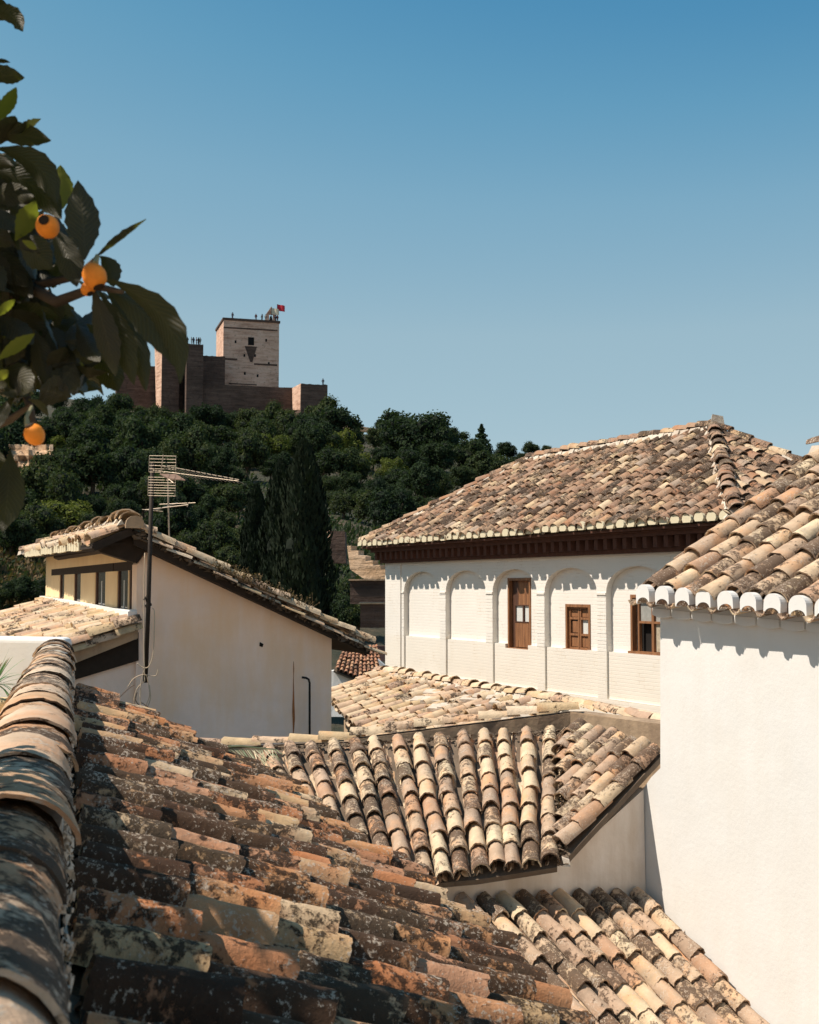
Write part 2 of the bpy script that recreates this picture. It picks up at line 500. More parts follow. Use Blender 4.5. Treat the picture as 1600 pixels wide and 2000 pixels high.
# ------------------------------------------------------------------ tiles
def make_tile(name, mat, L=.44, R=.105, taper=.80, th=.014, seg=8, ls=2, seed=0, rough=.003, arc=168, up=True):
    """barrel tile: +Y runs down the slope, the wide end is low; shell with real thickness"""
    r_ = random.Random(seed)
    mb = MB()
    rows = []
    sx, sz = r_.uniform(-.05, .05), r_.uniform(.9, 1.08)
    for j in range(ls + 1):
        t = j / ls
        rad = R * (taper + (1 - taper) * t) * (1 + r_.uniform(-.015, .015))
        row_o, row_i = [], []
        for k in range(seg + 1):
            a = math.radians(90 - arc / 2 + arc * k / seg)
            e = r_.uniform(-rough, rough)
            yj = L * t + (r_.uniform(-.008, .008) if j in (0, ls) else 0)
            ro, ri = rad + e, rad + e - th
            row_o.append((math.cos(a) * ro, yj, math.sin(a) * ro * sz))
            row_i.append((math.cos(a) * ri, yj, math.sin(a) * ri * sz))
        rows.append((row_o, row_i))
    n = seg + 1
    vs = []
    for ro, ri in rows: vs += ro + ri
    fs = []
    for j in range(ls):
        b, c = j * 2 * n, (j + 1) * 2 * n
        for k in range(seg):
            fs.append((b + k, b + k + 1, c + k + 1, c + k))
            fs.append((b + n + k + 1, b + n + k, c + n + k, c + n + k + 1))
        fs.append((b, c, c + n, b + n))
        fs.append((b + seg, b + n + seg, c + n + seg, c + seg))
    for j in (0, ls):
        b = j * 2 * n
        for k in range(seg):
            fs.append((b + k, b + n + k, b + n + k + 1, b + k + 1))
    if not up: vs = [(-x, y, -z) for x, y, z in vs]
    mb.add(vs, fs)
    me = mb.mesh(name, mat)
    sm = [len(set(round(me.vertices[i].co.y, 1) for i in p.vertices)) > 0 for p in me.polygons]
    me.polygons.foreach_set('use_smooth', sm)
    me.set_sharp_from_angle(angle=math.radians(50))
    return me


def frame(origin, down, normal):
    y = V3(down).normalized()
    z = (V3(normal) - y * V3(normal).dot(y)).normalized()
    x = y.cross(z)
    M = Matrix((x, y, z)).transposed().to_4x4()
    M.translation = origin
    return M


def jit(M, pos=.006, ang=.02, sc=(1, 1, 1), r=rng):
    E = Matrix.Rotation(r.gauss(0, ang), 4, 'Z') @ Matrix.Rotation(r.gauss(0, ang), 4, 'Y') @ Matrix.Rotation(r.gauss(0, ang * .6), 4, 'X')
    T = Matrix.Translation((r.gauss(0, pos), r.gauss(0, pos * 2), r.gauss(0, pos * .5)))
    S = Matrix.Diagonal((*sc, 1))
    return M @ T @ E @ S


class TileSet:
    def __init__(s, mat, L=.44, R=.105, seg=8, ls=2, nvar=4, rough=.003, pmat=None, **kw):
        s.cov = [make_tile('tile', mat, L, R, seg=seg, ls=ls, seed=i, rough=rough, **kw) for i in range(nvar)]
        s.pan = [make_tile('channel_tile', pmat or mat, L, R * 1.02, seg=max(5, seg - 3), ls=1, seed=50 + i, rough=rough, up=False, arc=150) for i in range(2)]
        s.L, s.R = L, R
        s.mat = mat


def join_tiles(name, items, mat, parent):
    """many small tiles as one mesh"""
    mb = MB()
    for me, M in items:
        mb.add([M @ v.co for v in me.vertices], [tuple(p.vertices) for p in me.polygons])
    me = mb.mesh(name, mat, recalc=False)
    me.polygons.foreach_set('use_smooth', [True] * len(me.polygons))
    me.set_sharp_from_angle(angle=math.radians(50))
    o = link(name, me, parent)
    o['kind'] = 'stuff'
    return o


def place_tiles(name, items, parent, mat, limit=290, key=None):
    if len(items) > limit:
        items = sorted(items, key=key or (lambda it: it[1].translation.length))
        rest = items[limit:]; items = items[:limit]
        join_tiles(name + '_field', rest, mat, parent)
    src = {}
    for me, M in items:
        if me not in src:
            src[me] = link(name, me, parent, M)
        else:
            c = src[me].copy()
            c.matrix_basis = M if parent.type != 'EMPTY' else Matrix.Translation(-parent.location) @ M
            COL.objects.link(c)


def column(ts, A, B, normal, exposure, covers, pans, width_scale=1.0, spacing=.26, pan=True, lift=.0, jp=.006, ja=.02, side=None, r=rng, start=None, tl=.055, hs=1.0):
    """tiles from A (top) to B (bottom); covers sit high, channels in the gap beside them"""
    A, B = V3(A), V3(B)
    d = B - A; Ld = d.length
    if Ld < .12: return
    d.normalize()
    nrm = (V3(normal) - d * V3(normal).dot(d)).normalized()
    x = d.cross(nrm)
    k = max(1, round(Ld / exposure))
    ex = Ld / k
    tilt = Matrix.Rotation(-.035, 4, 'X')
    bend = r.uniform(-.006, .006)
    for i in range(k):
        end = (i + 1) * ex
        yl = ts.L
        st = end - yl
        s = min(1.0, (end + .02) / yl) if i == 0 and st < -.02 else 1.0
        o = A + d * (end - yl * s) + nrm * (ts.R * .22 + lift) + x * (bend * math.sin(i * .9))
        M = frame(o, d, nrm) @ Matrix.Rotation(tl + r.uniform(-.01, .025), 4, 'X')
        ws = width_scale * r.uniform(.93, 1.06)
        covers.append((r.choice(ts.cov), jit(M, jp, ja, (ws, s, hs * r.uniform(.92, 1.1)), r)))
        if pan:
            o2 = A + d * (end - yl * s * .92 - (.07 if i == k - 1 else 0)) + nrm * (ts.R * .62 + lift) + x * (spacing * .5)
            pans.append((r.choice(ts.pan), jit(frame(o2, d, nrm) @ Matrix.Rotation(.04, 4, 'X'), jp, ja, (width_scale, s, 1), r)))


def bilerp_roof(parent, ts, TL, TR, BL, BR, n, exposure, limit=290, ends=None, tops=None, deck=M_MORTAR, lift=0, jp=.006, ja=.02, bow=0, seed=1, width_scale=None, deck_th=.05):
    """a roof slope between four corners (left and right as seen walking down it), n columns"""
    r = random.Random(seed)
    TL, TR, BL, BR = V3(TL), V3(TR), V3(BL), V3(BR)
    nrm = ((BL - TL).cross(TR - TL) + (BR - TR).cross(TR - TL)).normalized()
    if nrm.z < 0: nrm = -nrm
    sp = ((TR - TL).length + (BR - BL).length) / 2 / n
    ws = width_scale or (sp / (ts.R * 2.35))
    cov, pan = [], []
    for j in range(n):
        t = (j + .5 + r.uniform(-.06, .06)) / n
        A, B = TL.lerp(TR, t), BL.lerp(BR, t + bow * math.sin(math.pi * t))
        if tops: A = A.lerp(B, tops(t))
        if ends: B = A.lerp(B, ends(t))
        e = r.uniform(-.04, .04)
        B = B + (B - A).normalized() * e
        column(ts, A, B, nrm, exposure, cov, pan, ws, sp, True, lift, jp, ja, r=r)
    roof = MB()
    g = 6
    for a in range(g):
        t0, t1 = a / g, (a + 1) / g
        def pt(t, dn):
            A, B = TL.lerp(TR, t), BL.lerp(BR, t)
            if tops and 0: A = A.lerp(B, tops(t))
            if ends: B = A.lerp(B, ends(t))
            return (B if dn else A)
        q = [pt(t0, 0), pt(t1, 0), pt(t1, 1), pt(t0, 1)]
        roof.prism(q, -nrm * deck_th)
    return roof, cov, pan, nrm


def finish_roof(parent, name, roof, cov, pan, ts, deck, limit=290):
    ro = roof.build(name, deck, parent)
    place_tiles('tile', cov, ro, ts.mat, limit)
    place_tiles('channel_tile', pan, ro, ts.mat, limit)
    return ro


def ridge(parent, ts, pts, exposure, r=rng, ws=1.25, lift=.02, mortar=True, name='ridge_tile', hs=1.0, ja=.04):
    """overlapping cap tiles from the top point to the bottom point along a line"""
    items = []
    A, B = V3(pts[0]), V3(pts[1])
    d = (B - A); Ld = d.length; d.normalize()
    k = max(1, round(Ld / exposure)); ex = Ld / k
    up = V3((0, 0, 1))
    for i in range(k):
        o = A + d * ((i + 1) * ex - ts.L) + up * lift
        M = frame(o, d, up) @ Matrix.Rotation(.055, 4, 'X')
        items.append((r.choice(ts.cov), jit(M, .01, ja, (ws * r.uniform(.93, 1.07), 1, hs * r.uniform(.9, 1.12)), r)))
    place_tiles(name, items, parent, ts.mat)
    if mortar:
        mb = MB()
        x = d.cross(up).normalized()
        n = int(Ld / .12) + 1
        for s in (-1, 1):
            for i in range(n):
                p = A + d * (i / n * Ld)
                q = A + d * ((i + 1.3) / n * Ld)
                w = ts.R * ws * r.uniform(.85, 1.2)
                h = r.uniform(.03, .07)
                mb.prism([p + x * s * w * .6 - up * .02, p + x * s * w * 1.15 - up * .04, p + x * s * w * .8 + up * h], q - p)
        o = mb.build('bedding_mortar', M_LIME, parent)
        o['kind'] = 'stuff'


# ------------------------------------------------------------------ terrain
TOP = [(-400, 760), (0, 780), (150, 790), (300, 822), (640, 842), (780, 872), (900, 898), (1080, 928), (1600, 985), (2400, 1040)]


def top_y(px):
    for (a, b), (c, d) in zip(TOP, TOP[1:]):
        if px <= c:
            t = max(0, (px - a) / (c - a))
            return b + (d - b) * t
    return TOP[-1][1]


Y0, Y1 = 52.0, 275.0
GROUND = -13.0


def terrain(x, y):
    if y <= Y0: return GROUND
    px = 800 + F * x / y
    px = max(-400, min(2400, px))
    zt = (1147 - top_y(px)) / F * 285
    t = min(1, (y - Y0) / (Y1 - Y0))
    z = GROUND + (zt - GROUND) * (t ** .92)
    z += noise.noise(V3((x * .03, y * .03, 1.7))) * 2.2 * math.sin(math.pi * min(1, t)) + noise.noise(V3((x * .12, y * .12, 5))) * .6 * min(1, t * 4) * (1 if t < 1 else .3)
    return z


def build_ground():
    mb = MB()
    xs = [-4000, -1500, -600, -300] + [-200 + i * 8 for i in range(51)] + [260, 400, 800, 1800, 4000]
    ys = [-3000, -500, -50, 0, 20, 40, 52] + [58 + i * 7 for i in range(34)] + [310, 360, 450, 600, 900, 1500, 2500, 4500]
    vs = [(x, y, terrain(x, y)) for y in ys for x in xs]
    n = len(xs)
    fs = [(j * n + i, j * n + i + 1, (j + 1) * n + i + 1, (j + 1) * n + i) for j in range(len(ys) - 1) for i in range(n - 1)]
    mb.add(vs, fs)
    o = mb.build('hill_terrain', M_EARTH, None, smooth=True)
    tag(o, kind='structure')


build_ground()
# the town's slope, unseen behind the viewpoint, added to bounce warm light forward
mb = MB()
xs_ = [-260 + 20 * i for i in range(27)]
ys_ = [(-4, -13), (-6, -4.5), (-12, -1.5), (-25, 4), (-45, 13), (-75, 26), (-120, 42), (-200, 60), (-320, 70), (-500, 72)]
vs_ = [(x, y, z + (noise.noise(V3((x * .04, y * .04, 9))) * 3 if z > 0 else 0)) for y, z in ys_ for x in xs_]
k_ = len(xs_)
mb.add(vs_, [(j * k_ + i, j * k_ + i + 1, (j + 1) * k_ + i + 1, (j + 1) * k_ + i) for j in range(len(ys_) - 1) for i in range(k_ - 1)])
tag(mb.build('town_bounce_slope', M_TOWN, None, smooth=True), kind='structure')


def hit_terrain(px, py):
    r = ray(px, py)
    if r.z / r.y > 0:
        pass
    y = Y0 + 2
    while y < 330:
        p = r * (y / r.y)
        if p.z <= terrain(p.x, p.y): return V3((p.x, p.y, terrain(p.x, p.y)))
        y += 1.0
    return None


# ------------------------------------------------------------------ buildings on the hill
G = V3((.96, .28, 0)).normalized()            # along the fortress fronts
GN = V3((-.28, .96, 0)).normalized()          # into them


def fort_block(name, label, cat, pxl, pxr, ytop, Y, depth, mat, zb=30, parent=None, parts=None):
    p0 = P(pxl, ytop, Y)
    p1 = on_plane(pxr, ytop, p0, GN)
    p1 = V3((p1.x, p1.y, p0.z))
    w = (p1 - p0).length
    mb = MB()
    n = 12
    r = random.Random(int(pxl))
    def edge(a, b):                           # a worn parapet line
        return [a.lerp(b, i / n) + V3((0, 0, r.uniform(-.12, .05))) for i in range(n + 1)]
    base = V3((p0.x, p0.y, zb))
    top = edge(p0, p1)
    poly = [base, V3((p1.x, p1.y, zb))] + top[::-1]
    mb.prism(poly, GN * depth)
    if parent is None:
        o = root(name, V3((p0.x, p0.y, zb)), label, cat)
    else:
        o = parent
    w_ = mb.build('wall', mat, o)
    return o, p0, p1, w, w_


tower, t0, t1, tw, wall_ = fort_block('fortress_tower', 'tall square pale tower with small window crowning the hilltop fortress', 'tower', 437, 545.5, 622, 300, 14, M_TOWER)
# parapet course, opening, put-log holes and streaks on the main front
mb = MB()
mb.box(t0 + V3((0, 0, -.35)) - GN * .25 - G * .25, G * (tw + .5), GN * 14.5, V3((0, 0, .55)))
mb.build('parapet', M_FORT, tower)
def tow(s, z, d=0.0): return V3((t0.x, t0.y, 0)) + G * s + V3((0, 0, z)) - GN * d
zc = t0.z
win = MB(); win.box(tow(tw * .44, zc - 6.3, .02), G * 1.5, GN * .6, V3((0, 0, 2.0))); win.build('window', M_VOID, tower)
mb = MB()
mb.prism([tow(tw * .38, zc - 6.6, .06), tow(tw * .60, zc - 6.6, .06), tow(tw * .52, zc - 10.5, .06), tow(tw * .48, zc - 10.5, .06)], GN * .2)
mb.build('stain', M_FORT, tower)
for s, z in ((.36, 9.3), (.37, 13.8), (.6, 14.2), (.55, 9.2), (.2, 6), (.75, 5.2), (.8, 11)):
    h = MB(); h.box(tow(tw * s, zc - z, .03), G * .45, GN * .3, V3((0, 0, .7))); h.build('beam_hole', M_VOID, tower)
for s0, s1, z, hh in ((.02, .25, 10.3, .5), (.55, .97, 11.2, .45), (.1, .6, 16.3, .3), (0, .97, 2.4, .35)):
    h = MB(); h.box(tow(tw * s0, zc - z, .05), G * tw * (s1 - s0), GN * .2, V3((0, 0, hh))); h.build('worn_course', M_FORT, tower)
# bell gable
bc = on_plane(530, 622, t0 + GN * 7, GN); bc.z = t0.z + .2
bell = root('bell_gable', bc, 'small brick bell gable standing on the tower roof beside the red flag', 'bell gable')
mb = MB()
g1, g2 = G * .95, V3((0, 0, 1))
bwid = 2.6
c0 = bc - G * (bwid / 2)
mb.box(c0, G * .75, GN * .9, g2 * 3.2); mb.box(c0 + G * (bwid - .75), G * .75, GN * .9, g2 * 3.2)
mb.prism([c0 + g2 * 3.2, c0 + G * bwid + g2 * 3.2, c0 + G * bwid * .5 + g2 * 5.2], GN * .9)
mb.build('gable', M_TOWER, bell)
mb = MB(); mb.tube([bc + g2 * 1.6 + GN * .45, bc + g2 * 1.9 + GN * .45, bc + g2 * 2.6 + GN * .45, bc + g2 * 2.9 + GN * .45], [.5, .42, .28, .08], 8); mb.build('bell', M_IRON, bell, smooth=True)
for off, col, hgt, nm in ((1.3, (.55, .03, .05), 5.6, 'red flag'), (-.2, (.62, .55, .42), 4.6, 'pale flag')):
    fb = bc + G * off - GN * 1.2
    fl = root('flagpole', fb, nm + ' flying from a thin pole on the tower roof', 'flag')
    mb = MB(); mb.tube([fb, fb + g2 * hgt], .06, 5); mb.build('pole', M_IRON, fl)
    mb = MB()
    for i in range(5):
        a, b = i / 5, (i + 1) / 5
        q = lambda t, h: fb + G * (t * 1.9 + .05) + g2 * (hgt - 1.6 * h - .3 * t) + GN * math.sin(t * 6) * .2
        mb.prism([q(a, 0), q(b, 0), q(b, 1), q(a, 1)], GN * .03)
    mb.build('cloth', simple(nm.replace(' ', '_'), col, .8), fl)

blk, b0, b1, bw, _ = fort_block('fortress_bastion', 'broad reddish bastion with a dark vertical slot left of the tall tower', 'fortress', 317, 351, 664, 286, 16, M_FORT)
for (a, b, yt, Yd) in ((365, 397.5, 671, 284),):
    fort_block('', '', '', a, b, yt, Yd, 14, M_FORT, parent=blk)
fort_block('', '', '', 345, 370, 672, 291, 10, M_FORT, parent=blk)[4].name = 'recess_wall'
mb = MB(); p = P(305, 664, 286); mb.prism([P(304, 672, 290), P(317.5, 663, 286.1), P(317.5, 830, 286.1), P(308, 830, 290)], GN * 3); mb.build('side_wall', M_TOWER, blk)  # paler earth than the front: sunlit tone put into the colour
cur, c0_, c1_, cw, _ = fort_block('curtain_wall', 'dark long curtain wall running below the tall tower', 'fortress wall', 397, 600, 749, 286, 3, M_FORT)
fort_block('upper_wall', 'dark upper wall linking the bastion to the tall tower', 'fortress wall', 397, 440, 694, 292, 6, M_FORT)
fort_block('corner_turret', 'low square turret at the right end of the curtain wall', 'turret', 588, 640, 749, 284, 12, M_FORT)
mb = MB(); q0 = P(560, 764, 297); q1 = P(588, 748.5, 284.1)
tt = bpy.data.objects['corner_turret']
mb.prism([q0, q1, P(588, 800, 284.1), P(560, 800, 297)], GN * 1.0); mb.build('side_wall', M_TOWER, tt)  # sunlit side of the turret, its brightness put in as paler earth
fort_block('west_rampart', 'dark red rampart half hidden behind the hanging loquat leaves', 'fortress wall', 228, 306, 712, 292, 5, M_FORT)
# low garden walls on the crest
def wall_thing(name, label, pts, Y, h, mat, th=.8, cat='wall', hb=6):
    a = [P(px, py, yy) for px, py, yy in pts]
    mb = MB()
    for p, q in zip(a, a[1:]):
        mb.prism([p - V3((0, 0, hb)), q - V3((0, 0, hb)), q, p], V3((.1, 1, 0)) * th)
    o = root(name, a[0] - V3((0, 0, hb)), label, cat)
    mb.build('wall', mat, o)
    return o
wall_thing('crest_wall', 'thin low wall along the hill crest right of the turret', [(640, 828, 283), (700, 832, 283), (742, 838, 283)], 283, 3, M_RUIN, hb=1.2)
o = wall_thing('crest_house', 'small peach coloured walled building among trees on the crest', [(806, 846, 283), (842, 848, 280)], 283, 3, M_FORT, 5, 'building', 4)
mb = MB(); mb.prism([P(842, 848, 280), P(862, 846, 284), P(864, 868, 284), P(845, 869, 280)], V3((.3, 4, 0))); mb.build('side_wall', M_TOWER, o)


# ------------------------------------------------------------------ people on the battlements
def person_mesh(seed):
    r = random.Random(seed)
    me = bpy.data.meshes.new('person')
    la, ra = r.uniform(-.1, .25), r.uniform(-.1, .25)
    v = [(0, 0, .95), (0, 0, 1.2), (0, 0, 1.42), (0, 0, 1.52), (0, -.02, 1.66), (0, 0, 1.76),
         (-.1, 0, .88), (-.11, r.uniform(-.08, .08), .48), (-.11, 0, .06), (-.11, -.12, .03),
         (.1, 0, .88), (.11, r.uniform(-.08, .08), .48), (.11, 0, .06), (.11, -.12, .03),
         (-.2, 0, 1.4), (-.27, -la * .3, 1.12), (-.26, -la, .9),
         (.2, 0, 1.4), (.27, -ra * .3, 1.12), (.26, -ra, .9)]
    e = [(0, 1), (1, 2), (2, 3), (3, 4), (4, 5), (0, 6), (6, 7), (7, 8), (8, 9), (0, 10), (10, 11), (11, 12), (12, 13), (2, 14), (14, 15), (15, 16), (2, 17), (17, 18), (18, 19)]
    rad = [.15, .15, .15, .06, .1, .09, .09, .07, .05, .04, .09, .07, .05, .04, .07, .05, .04, .07, .05, .04]
    me.from_pydata(v, e, [])
    o = bpy.data.objects.new('tmp', me); COL.objects.link(o)
    m = o.modifiers.new('s', 'SKIN')
    for i, sv in enumerate(me.skin_vertices[0].data): sv.radius = (rad[i], rad[i])
    me.skin_vertices[0].data[0].use_root = True
    dg = bpy.context.evaluated_depsgraph_get()
    out = bpy.data.meshes.new_from_object(o.evaluated_get(dg))
    bpy.data.objects.remove(o)
    return out


cloth = [simple('cloth_%d' % i, c, .9) for i, c in enumerate([(.05, .05, .07), (.12, .04, .04), (.03, .03, .03), (.2, .19, .17)])]
pm = []
for i in range(4):
    me = person_mesh(i); me.name = 'person'; me.materials.clear(); me.materials.append(cloth[i]); pm.append(me)
ORD = 'first second third fourth fifth sixth seventh eighth ninth tenth'.split()
k = 0
for px, Yd, z in [(454, 300, t0.z), (500, 300, t0.z), (512, 300, t0.z), (519, 300, t0.z), (538, 300, t0.z), (542, 300, t0.z)]:
    q = on_plane(px, 640, t0 + GN * 1.2, GN)
    o = link('person', pm[k % 4], None, Matrix.Translation((q.x, q.y, z + .2 )) @ Matrix.Rotation(rng.uniform(0, 6), 4, 'Z')); k += 1
    tag(o, '%s tiny dark-clothed person from the left on top of the tall tower' % ORD[[454, 500, 512, 519, 538, 542].index(px)], 'person', 'people on top of the tall tower')
for px in (346, 350, 357, 361, 366, 374, 378, 384, 388, 391):
    src = b0 if px < 365 else P(365, 671, 284)
    q = on_plane(px, 670, src + GN * .9, GN)
    o = link('person', pm[k % 4], None, Matrix.Translation((q.x, q.y, src.z + .02)) @ Matrix.Rotation(rng.uniform(0, 6), 4, 'Z')); k += 1
    tag(o, '%s tiny dark-clothed person from the left on the bastion parapet' % ORD[k - 7], 'person', 'people on the bastion')
q = on_plane(631, 760, P(588, 749, 284) + GN * 2, GN)
o = link('person', pm[0], None, Matrix.Translation((q.x, q.y, P(588, 749, 284).z + .02)))
tag(o, 'lone tiny person standing on the low right turret', 'person')

# ------------------------------------------------------------------ ruined wall lower on the slope
Yr = 84
rw = root('ruined_stepped_wall', P(682, 1130, Yr), 'sunlit peach ruined wall with stepped broken top behind the mansion corner', 'ruined wall')
steps = [(678, 1066), (686, 1066), (686, 1075), (700, 1075), (700, 1084), (714, 1086), (714, 1096), (728, 1094), (729, 1105), (742, 1103), (744, 1112), (764, 1112)]
wn_ = V3((.8, -.45, 0)).normalized()         # run of the wall towards the right
wp0 = P(680, 1100, Yr)
nn = V3((wn_.y, -wn_.x, 0))
poly = [on_plane(px, py, wp0, nn) for px, py in steps] + [on_plane(764, 1140, wp0, nn), on_plane(722, 1138, wp0, nn), on_plane(684, 1112, wp0, nn)]
mb = MB(); mb.prism(poly, V3((.45, .8, 0)) * .8); mb.build('wall', M_RUIN, rw)
gt = root('gate_ruin', P(642, 1080, Yr + 2), 'dark ruined turret with one lit edge beside the cypresses', 'ruin')
mb = MB(); mb.prism([P(645, 1036, 86), P(674, 1038, 86), P(676, 1100, 86), P(645, 1100, 86)], V3((0, 2, 0))); mb.build('wall', M_FORT, gt)
mb = MB(); mb.prism([P(639, 1037, 88), P(645, 1036, 86), P(645, 1066, 86), P(642, 1064, 88)], V3((0, 1, 0))); mb.build('side_wall', M_TOWER, gt)  # lit edge: sunlight put into the colour with the pale earth
for (ya, lab, x0, x1) in ((1134, 'dark upper terrace wall below the ruined peach wall', 684, 790), (1180, 'dark lower terrace wall with tan top beside the mansion', 704, 800)):
    Yt = 78 if ya < 1150 else 66
    o = root('terrace_wall', P(x0, ya + 40, Yt), lab, 'terrace wall', )
    mb = MB(); mb.prism([P(x0, ya, Yt), P(x1, ya, Yt), P(x1, ya + 46, Yt), P(x0, ya + 46, Yt)], V3((0, 1.2, 0))); mb.build('wall', M_FORT, o)
    mb = MB(); mb.prism([P(x0 - 3, ya - 3, Yt - .1), P(x1, ya - 3, Yt - .1), P(x1, ya, Yt - .1), P(x0 - 3, ya, Yt - .1)], V3((0, 1.5, 0))); mb.build('coping', M_RUIN, o)


# ------------------------------------------------------------------ trees
def crown_mesh(name, seed, mat, nleaf=3600, lobes=9, leaf=.062, squash=.85):
    """unit-radius crown: many leaf-clump faces through several lobes over a dark inner mass"""
    r = random.Random(seed)
    L = [(V3((0, 0, 0)), .60)]
    for i in range(lobes):
        a, e = r.uniform(0, 6.28), r.uniform(-.5, 1.25)
        d = V3((math.cos(a) * math.cos(e), math.sin(a) * math.cos(e), math.sin(e) * squash))
        L.append((d * r.uniform(.5, .85), r.uniform(.20, .40)))
    mb = MB()
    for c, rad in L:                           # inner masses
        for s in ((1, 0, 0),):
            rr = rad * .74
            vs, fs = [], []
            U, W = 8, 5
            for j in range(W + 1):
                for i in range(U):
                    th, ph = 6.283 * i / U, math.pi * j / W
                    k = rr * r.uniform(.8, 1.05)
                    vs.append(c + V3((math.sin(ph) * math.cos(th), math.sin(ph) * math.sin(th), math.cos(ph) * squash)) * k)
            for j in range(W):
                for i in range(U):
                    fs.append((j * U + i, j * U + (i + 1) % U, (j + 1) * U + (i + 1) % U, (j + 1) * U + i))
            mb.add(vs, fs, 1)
    tot = sum(rad ** 2 for _, rad in L)
    for c, rad in L:
        for i in range(int(nleaf * rad ** 2 / tot)):
            d = V3((r.gauss(0, 1), r.gauss(0, 1), r.gauss(0, 1))).normalized()
            p = c + V3((d.x, d.y, d.z * squash)) * rad * (r.uniform(.78, 1.12) if r.random() < .8 else r.uniform(1.05, 1.4))
            n = (d + V3((r.gauss(0, .6), r.gauss(0, .6), r.gauss(0, .6) + .2))).normalized()
            t = n.cross(V3((r.gauss(0, 1), r.gauss(0, 1), r.gauss(0, 1)))).normalized()
            b = n.cross(t)
            s = leaf * r.uniform(.5, 1.3)
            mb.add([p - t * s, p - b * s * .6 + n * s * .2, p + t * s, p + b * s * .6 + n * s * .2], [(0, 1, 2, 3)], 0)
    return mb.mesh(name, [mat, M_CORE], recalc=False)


def trunk_mesh(seed):
    r = random.Random(seed)
    mb = MB()
    mb.tube([(0, 0, -1.6), (.04, 0, -1.0), (.02, .03, -.4), (0, 0, .2)], [.11, .085, .07, .04], 6)
    for i in range(4):
        a = r.uniform(0, 6.28)
        mb.tube([(0, 0, -.6 + i * .1), (math.cos(a) * .3, math.sin(a) * .3, -.15), (math.cos(a) * .5, math.sin(a) * .5, .25)], [.05, .035, .02], 5)
    return mb.mesh('trunk', M_BARK)


CR = [crown_mesh('crown', i, M_TREE, lobes=12 + i * 2) for i in range(5)]
CRY = [crown_mesh('crown', 20 + i, M_TREEY, lobes=13) for i in range(2)]
TK = [trunk_mesh(i) for i in range(3)]
TREE_SRC = {}


def place_tree(p, rad, kind='dark', lab=None, grp=None, hscale=1.0, r=rng, sink=.7, trunk_name='trunk'):
    me = r.choice(CRY if kind == 'yellow' else CR)
    key = me
    cz = p.z + rad * 1.35 * hscale * sink
    loc = V3((p.x, p.y, cz - rad * 1.5 * hscale))
    if key not in TREE_SRC:
        e = bpy.data.objects.new('hillside_tree', None); COL.objects.link(e)
        c = link('crown', me, None); c.parent = e; c.matrix_basis = Matrix.Translation((0, 0, 1.5))
        t = link('trunk', TK[len(TREE_SRC) % 3], None); t.parent = e; t.matrix_basis = Matrix.Translation((0, 0, 1.5))
        TREE_SRC[key] = (e, c, t)
        out = (e, c, t)
    else:
        out = tuple(x.copy() for x in TREE_SRC[key])
        for x in out: COL.objects.link(x)
        out[1].parent = out[0]; out[2].parent = out[0]
    e = out[0]
    e.location = loc
    e.scale = (rad * r.uniform(.88, 1.12), rad, rad * hscale)
    e.rotation_euler = (0, 0, r.uniform(0, 6.28))
    for k in ('label', 'category', 'group'):
        if k in e: del e[k]
    tag(e, lab, 'tree', grp)
    return e


def hidden(px, py):
    if px > 1105: return True
    if px > 715 and py > 1062: return True
    if px > 1030 and py > 900: return True
    if px > 715 and py > 1060 - (px - 715) * .52 + 12: return True      # behind the mansion roof
    if 262 < px < 720 and py > 1045 + (px - 262) * .45: return True
    if px < 262 and py > 1185: return True
    if 90 < px <= 262 and py > 1062 - (px - 50) * .26 + 25: return True
    if 305 < px < 640 and py < 800: return True
    return False


bare = [(34, 86, 885, 955), (-30, 92, 1085, 1170), (640, 760, 1030, 1140), (690, 760, 1165, 1185)]
tr_ = random.Random(5)


def zone(px, py):
    if py < 850: h = 'high on the hillside'
    elif py < 930: h = 'halfway up the hillside'
    else: h = 'low on the hillside'
    for lim, w in ((150, 'under the loquat branches'), (300, 'left of the antennas'), (480, 'right of the antennas'), (660, 'around the cypresses'), (860, 'right of the cypresses'), (2000, 'beside the mansion roof')):
        if px < lim: return h + ' ' + w
count = 0
rows = []
y = 792
while y < 1240:
    stepx = 40 + (y - 790) * .018
    x = -60 + tr_.uniform(0, 30)
    while x < 1120:
        rows.append((x + tr_.uniform(-12, 12), y + tr_.uniform(-9, 9)))
        x += stepx * tr_.uniform(.8, 1.2)
    y += 27
for px, py in rows:
    if py < top_y(px) + 2 or hidden(px, py): continue
    if any(a < px < b and c < py < d for a, b, c, d in bare): continue
    if 480 < px < 640 and py > 930: continue
    q = hit_terrain(px, py + 16)
    if q is None: continue
    pr = tr_.uniform(22, 38) if tr_.random() < .65 else tr_.uniform(38, 60)
    rad = pr * q.y / F
    yel = (640 < px < 780 and 880 < py < 930 and tr_.random() < .75) or tr_.random() < .03
    if yel:
        place_tree(q, rad, 'yellow', 'bright yellow-green rounded tree among dark trees ' + zone(px, py), 'yellow-green trees ' + zone(px, py), tr_.uniform(.8, 1.05), tr_)
    else:
        place_tree(q, rad, 'dark', 'dark green broadleaf tree ' + zone(px, py), 'dark trees ' + zone(px, py), tr_.uniform(.85, 1.25), tr_)
    count += 1
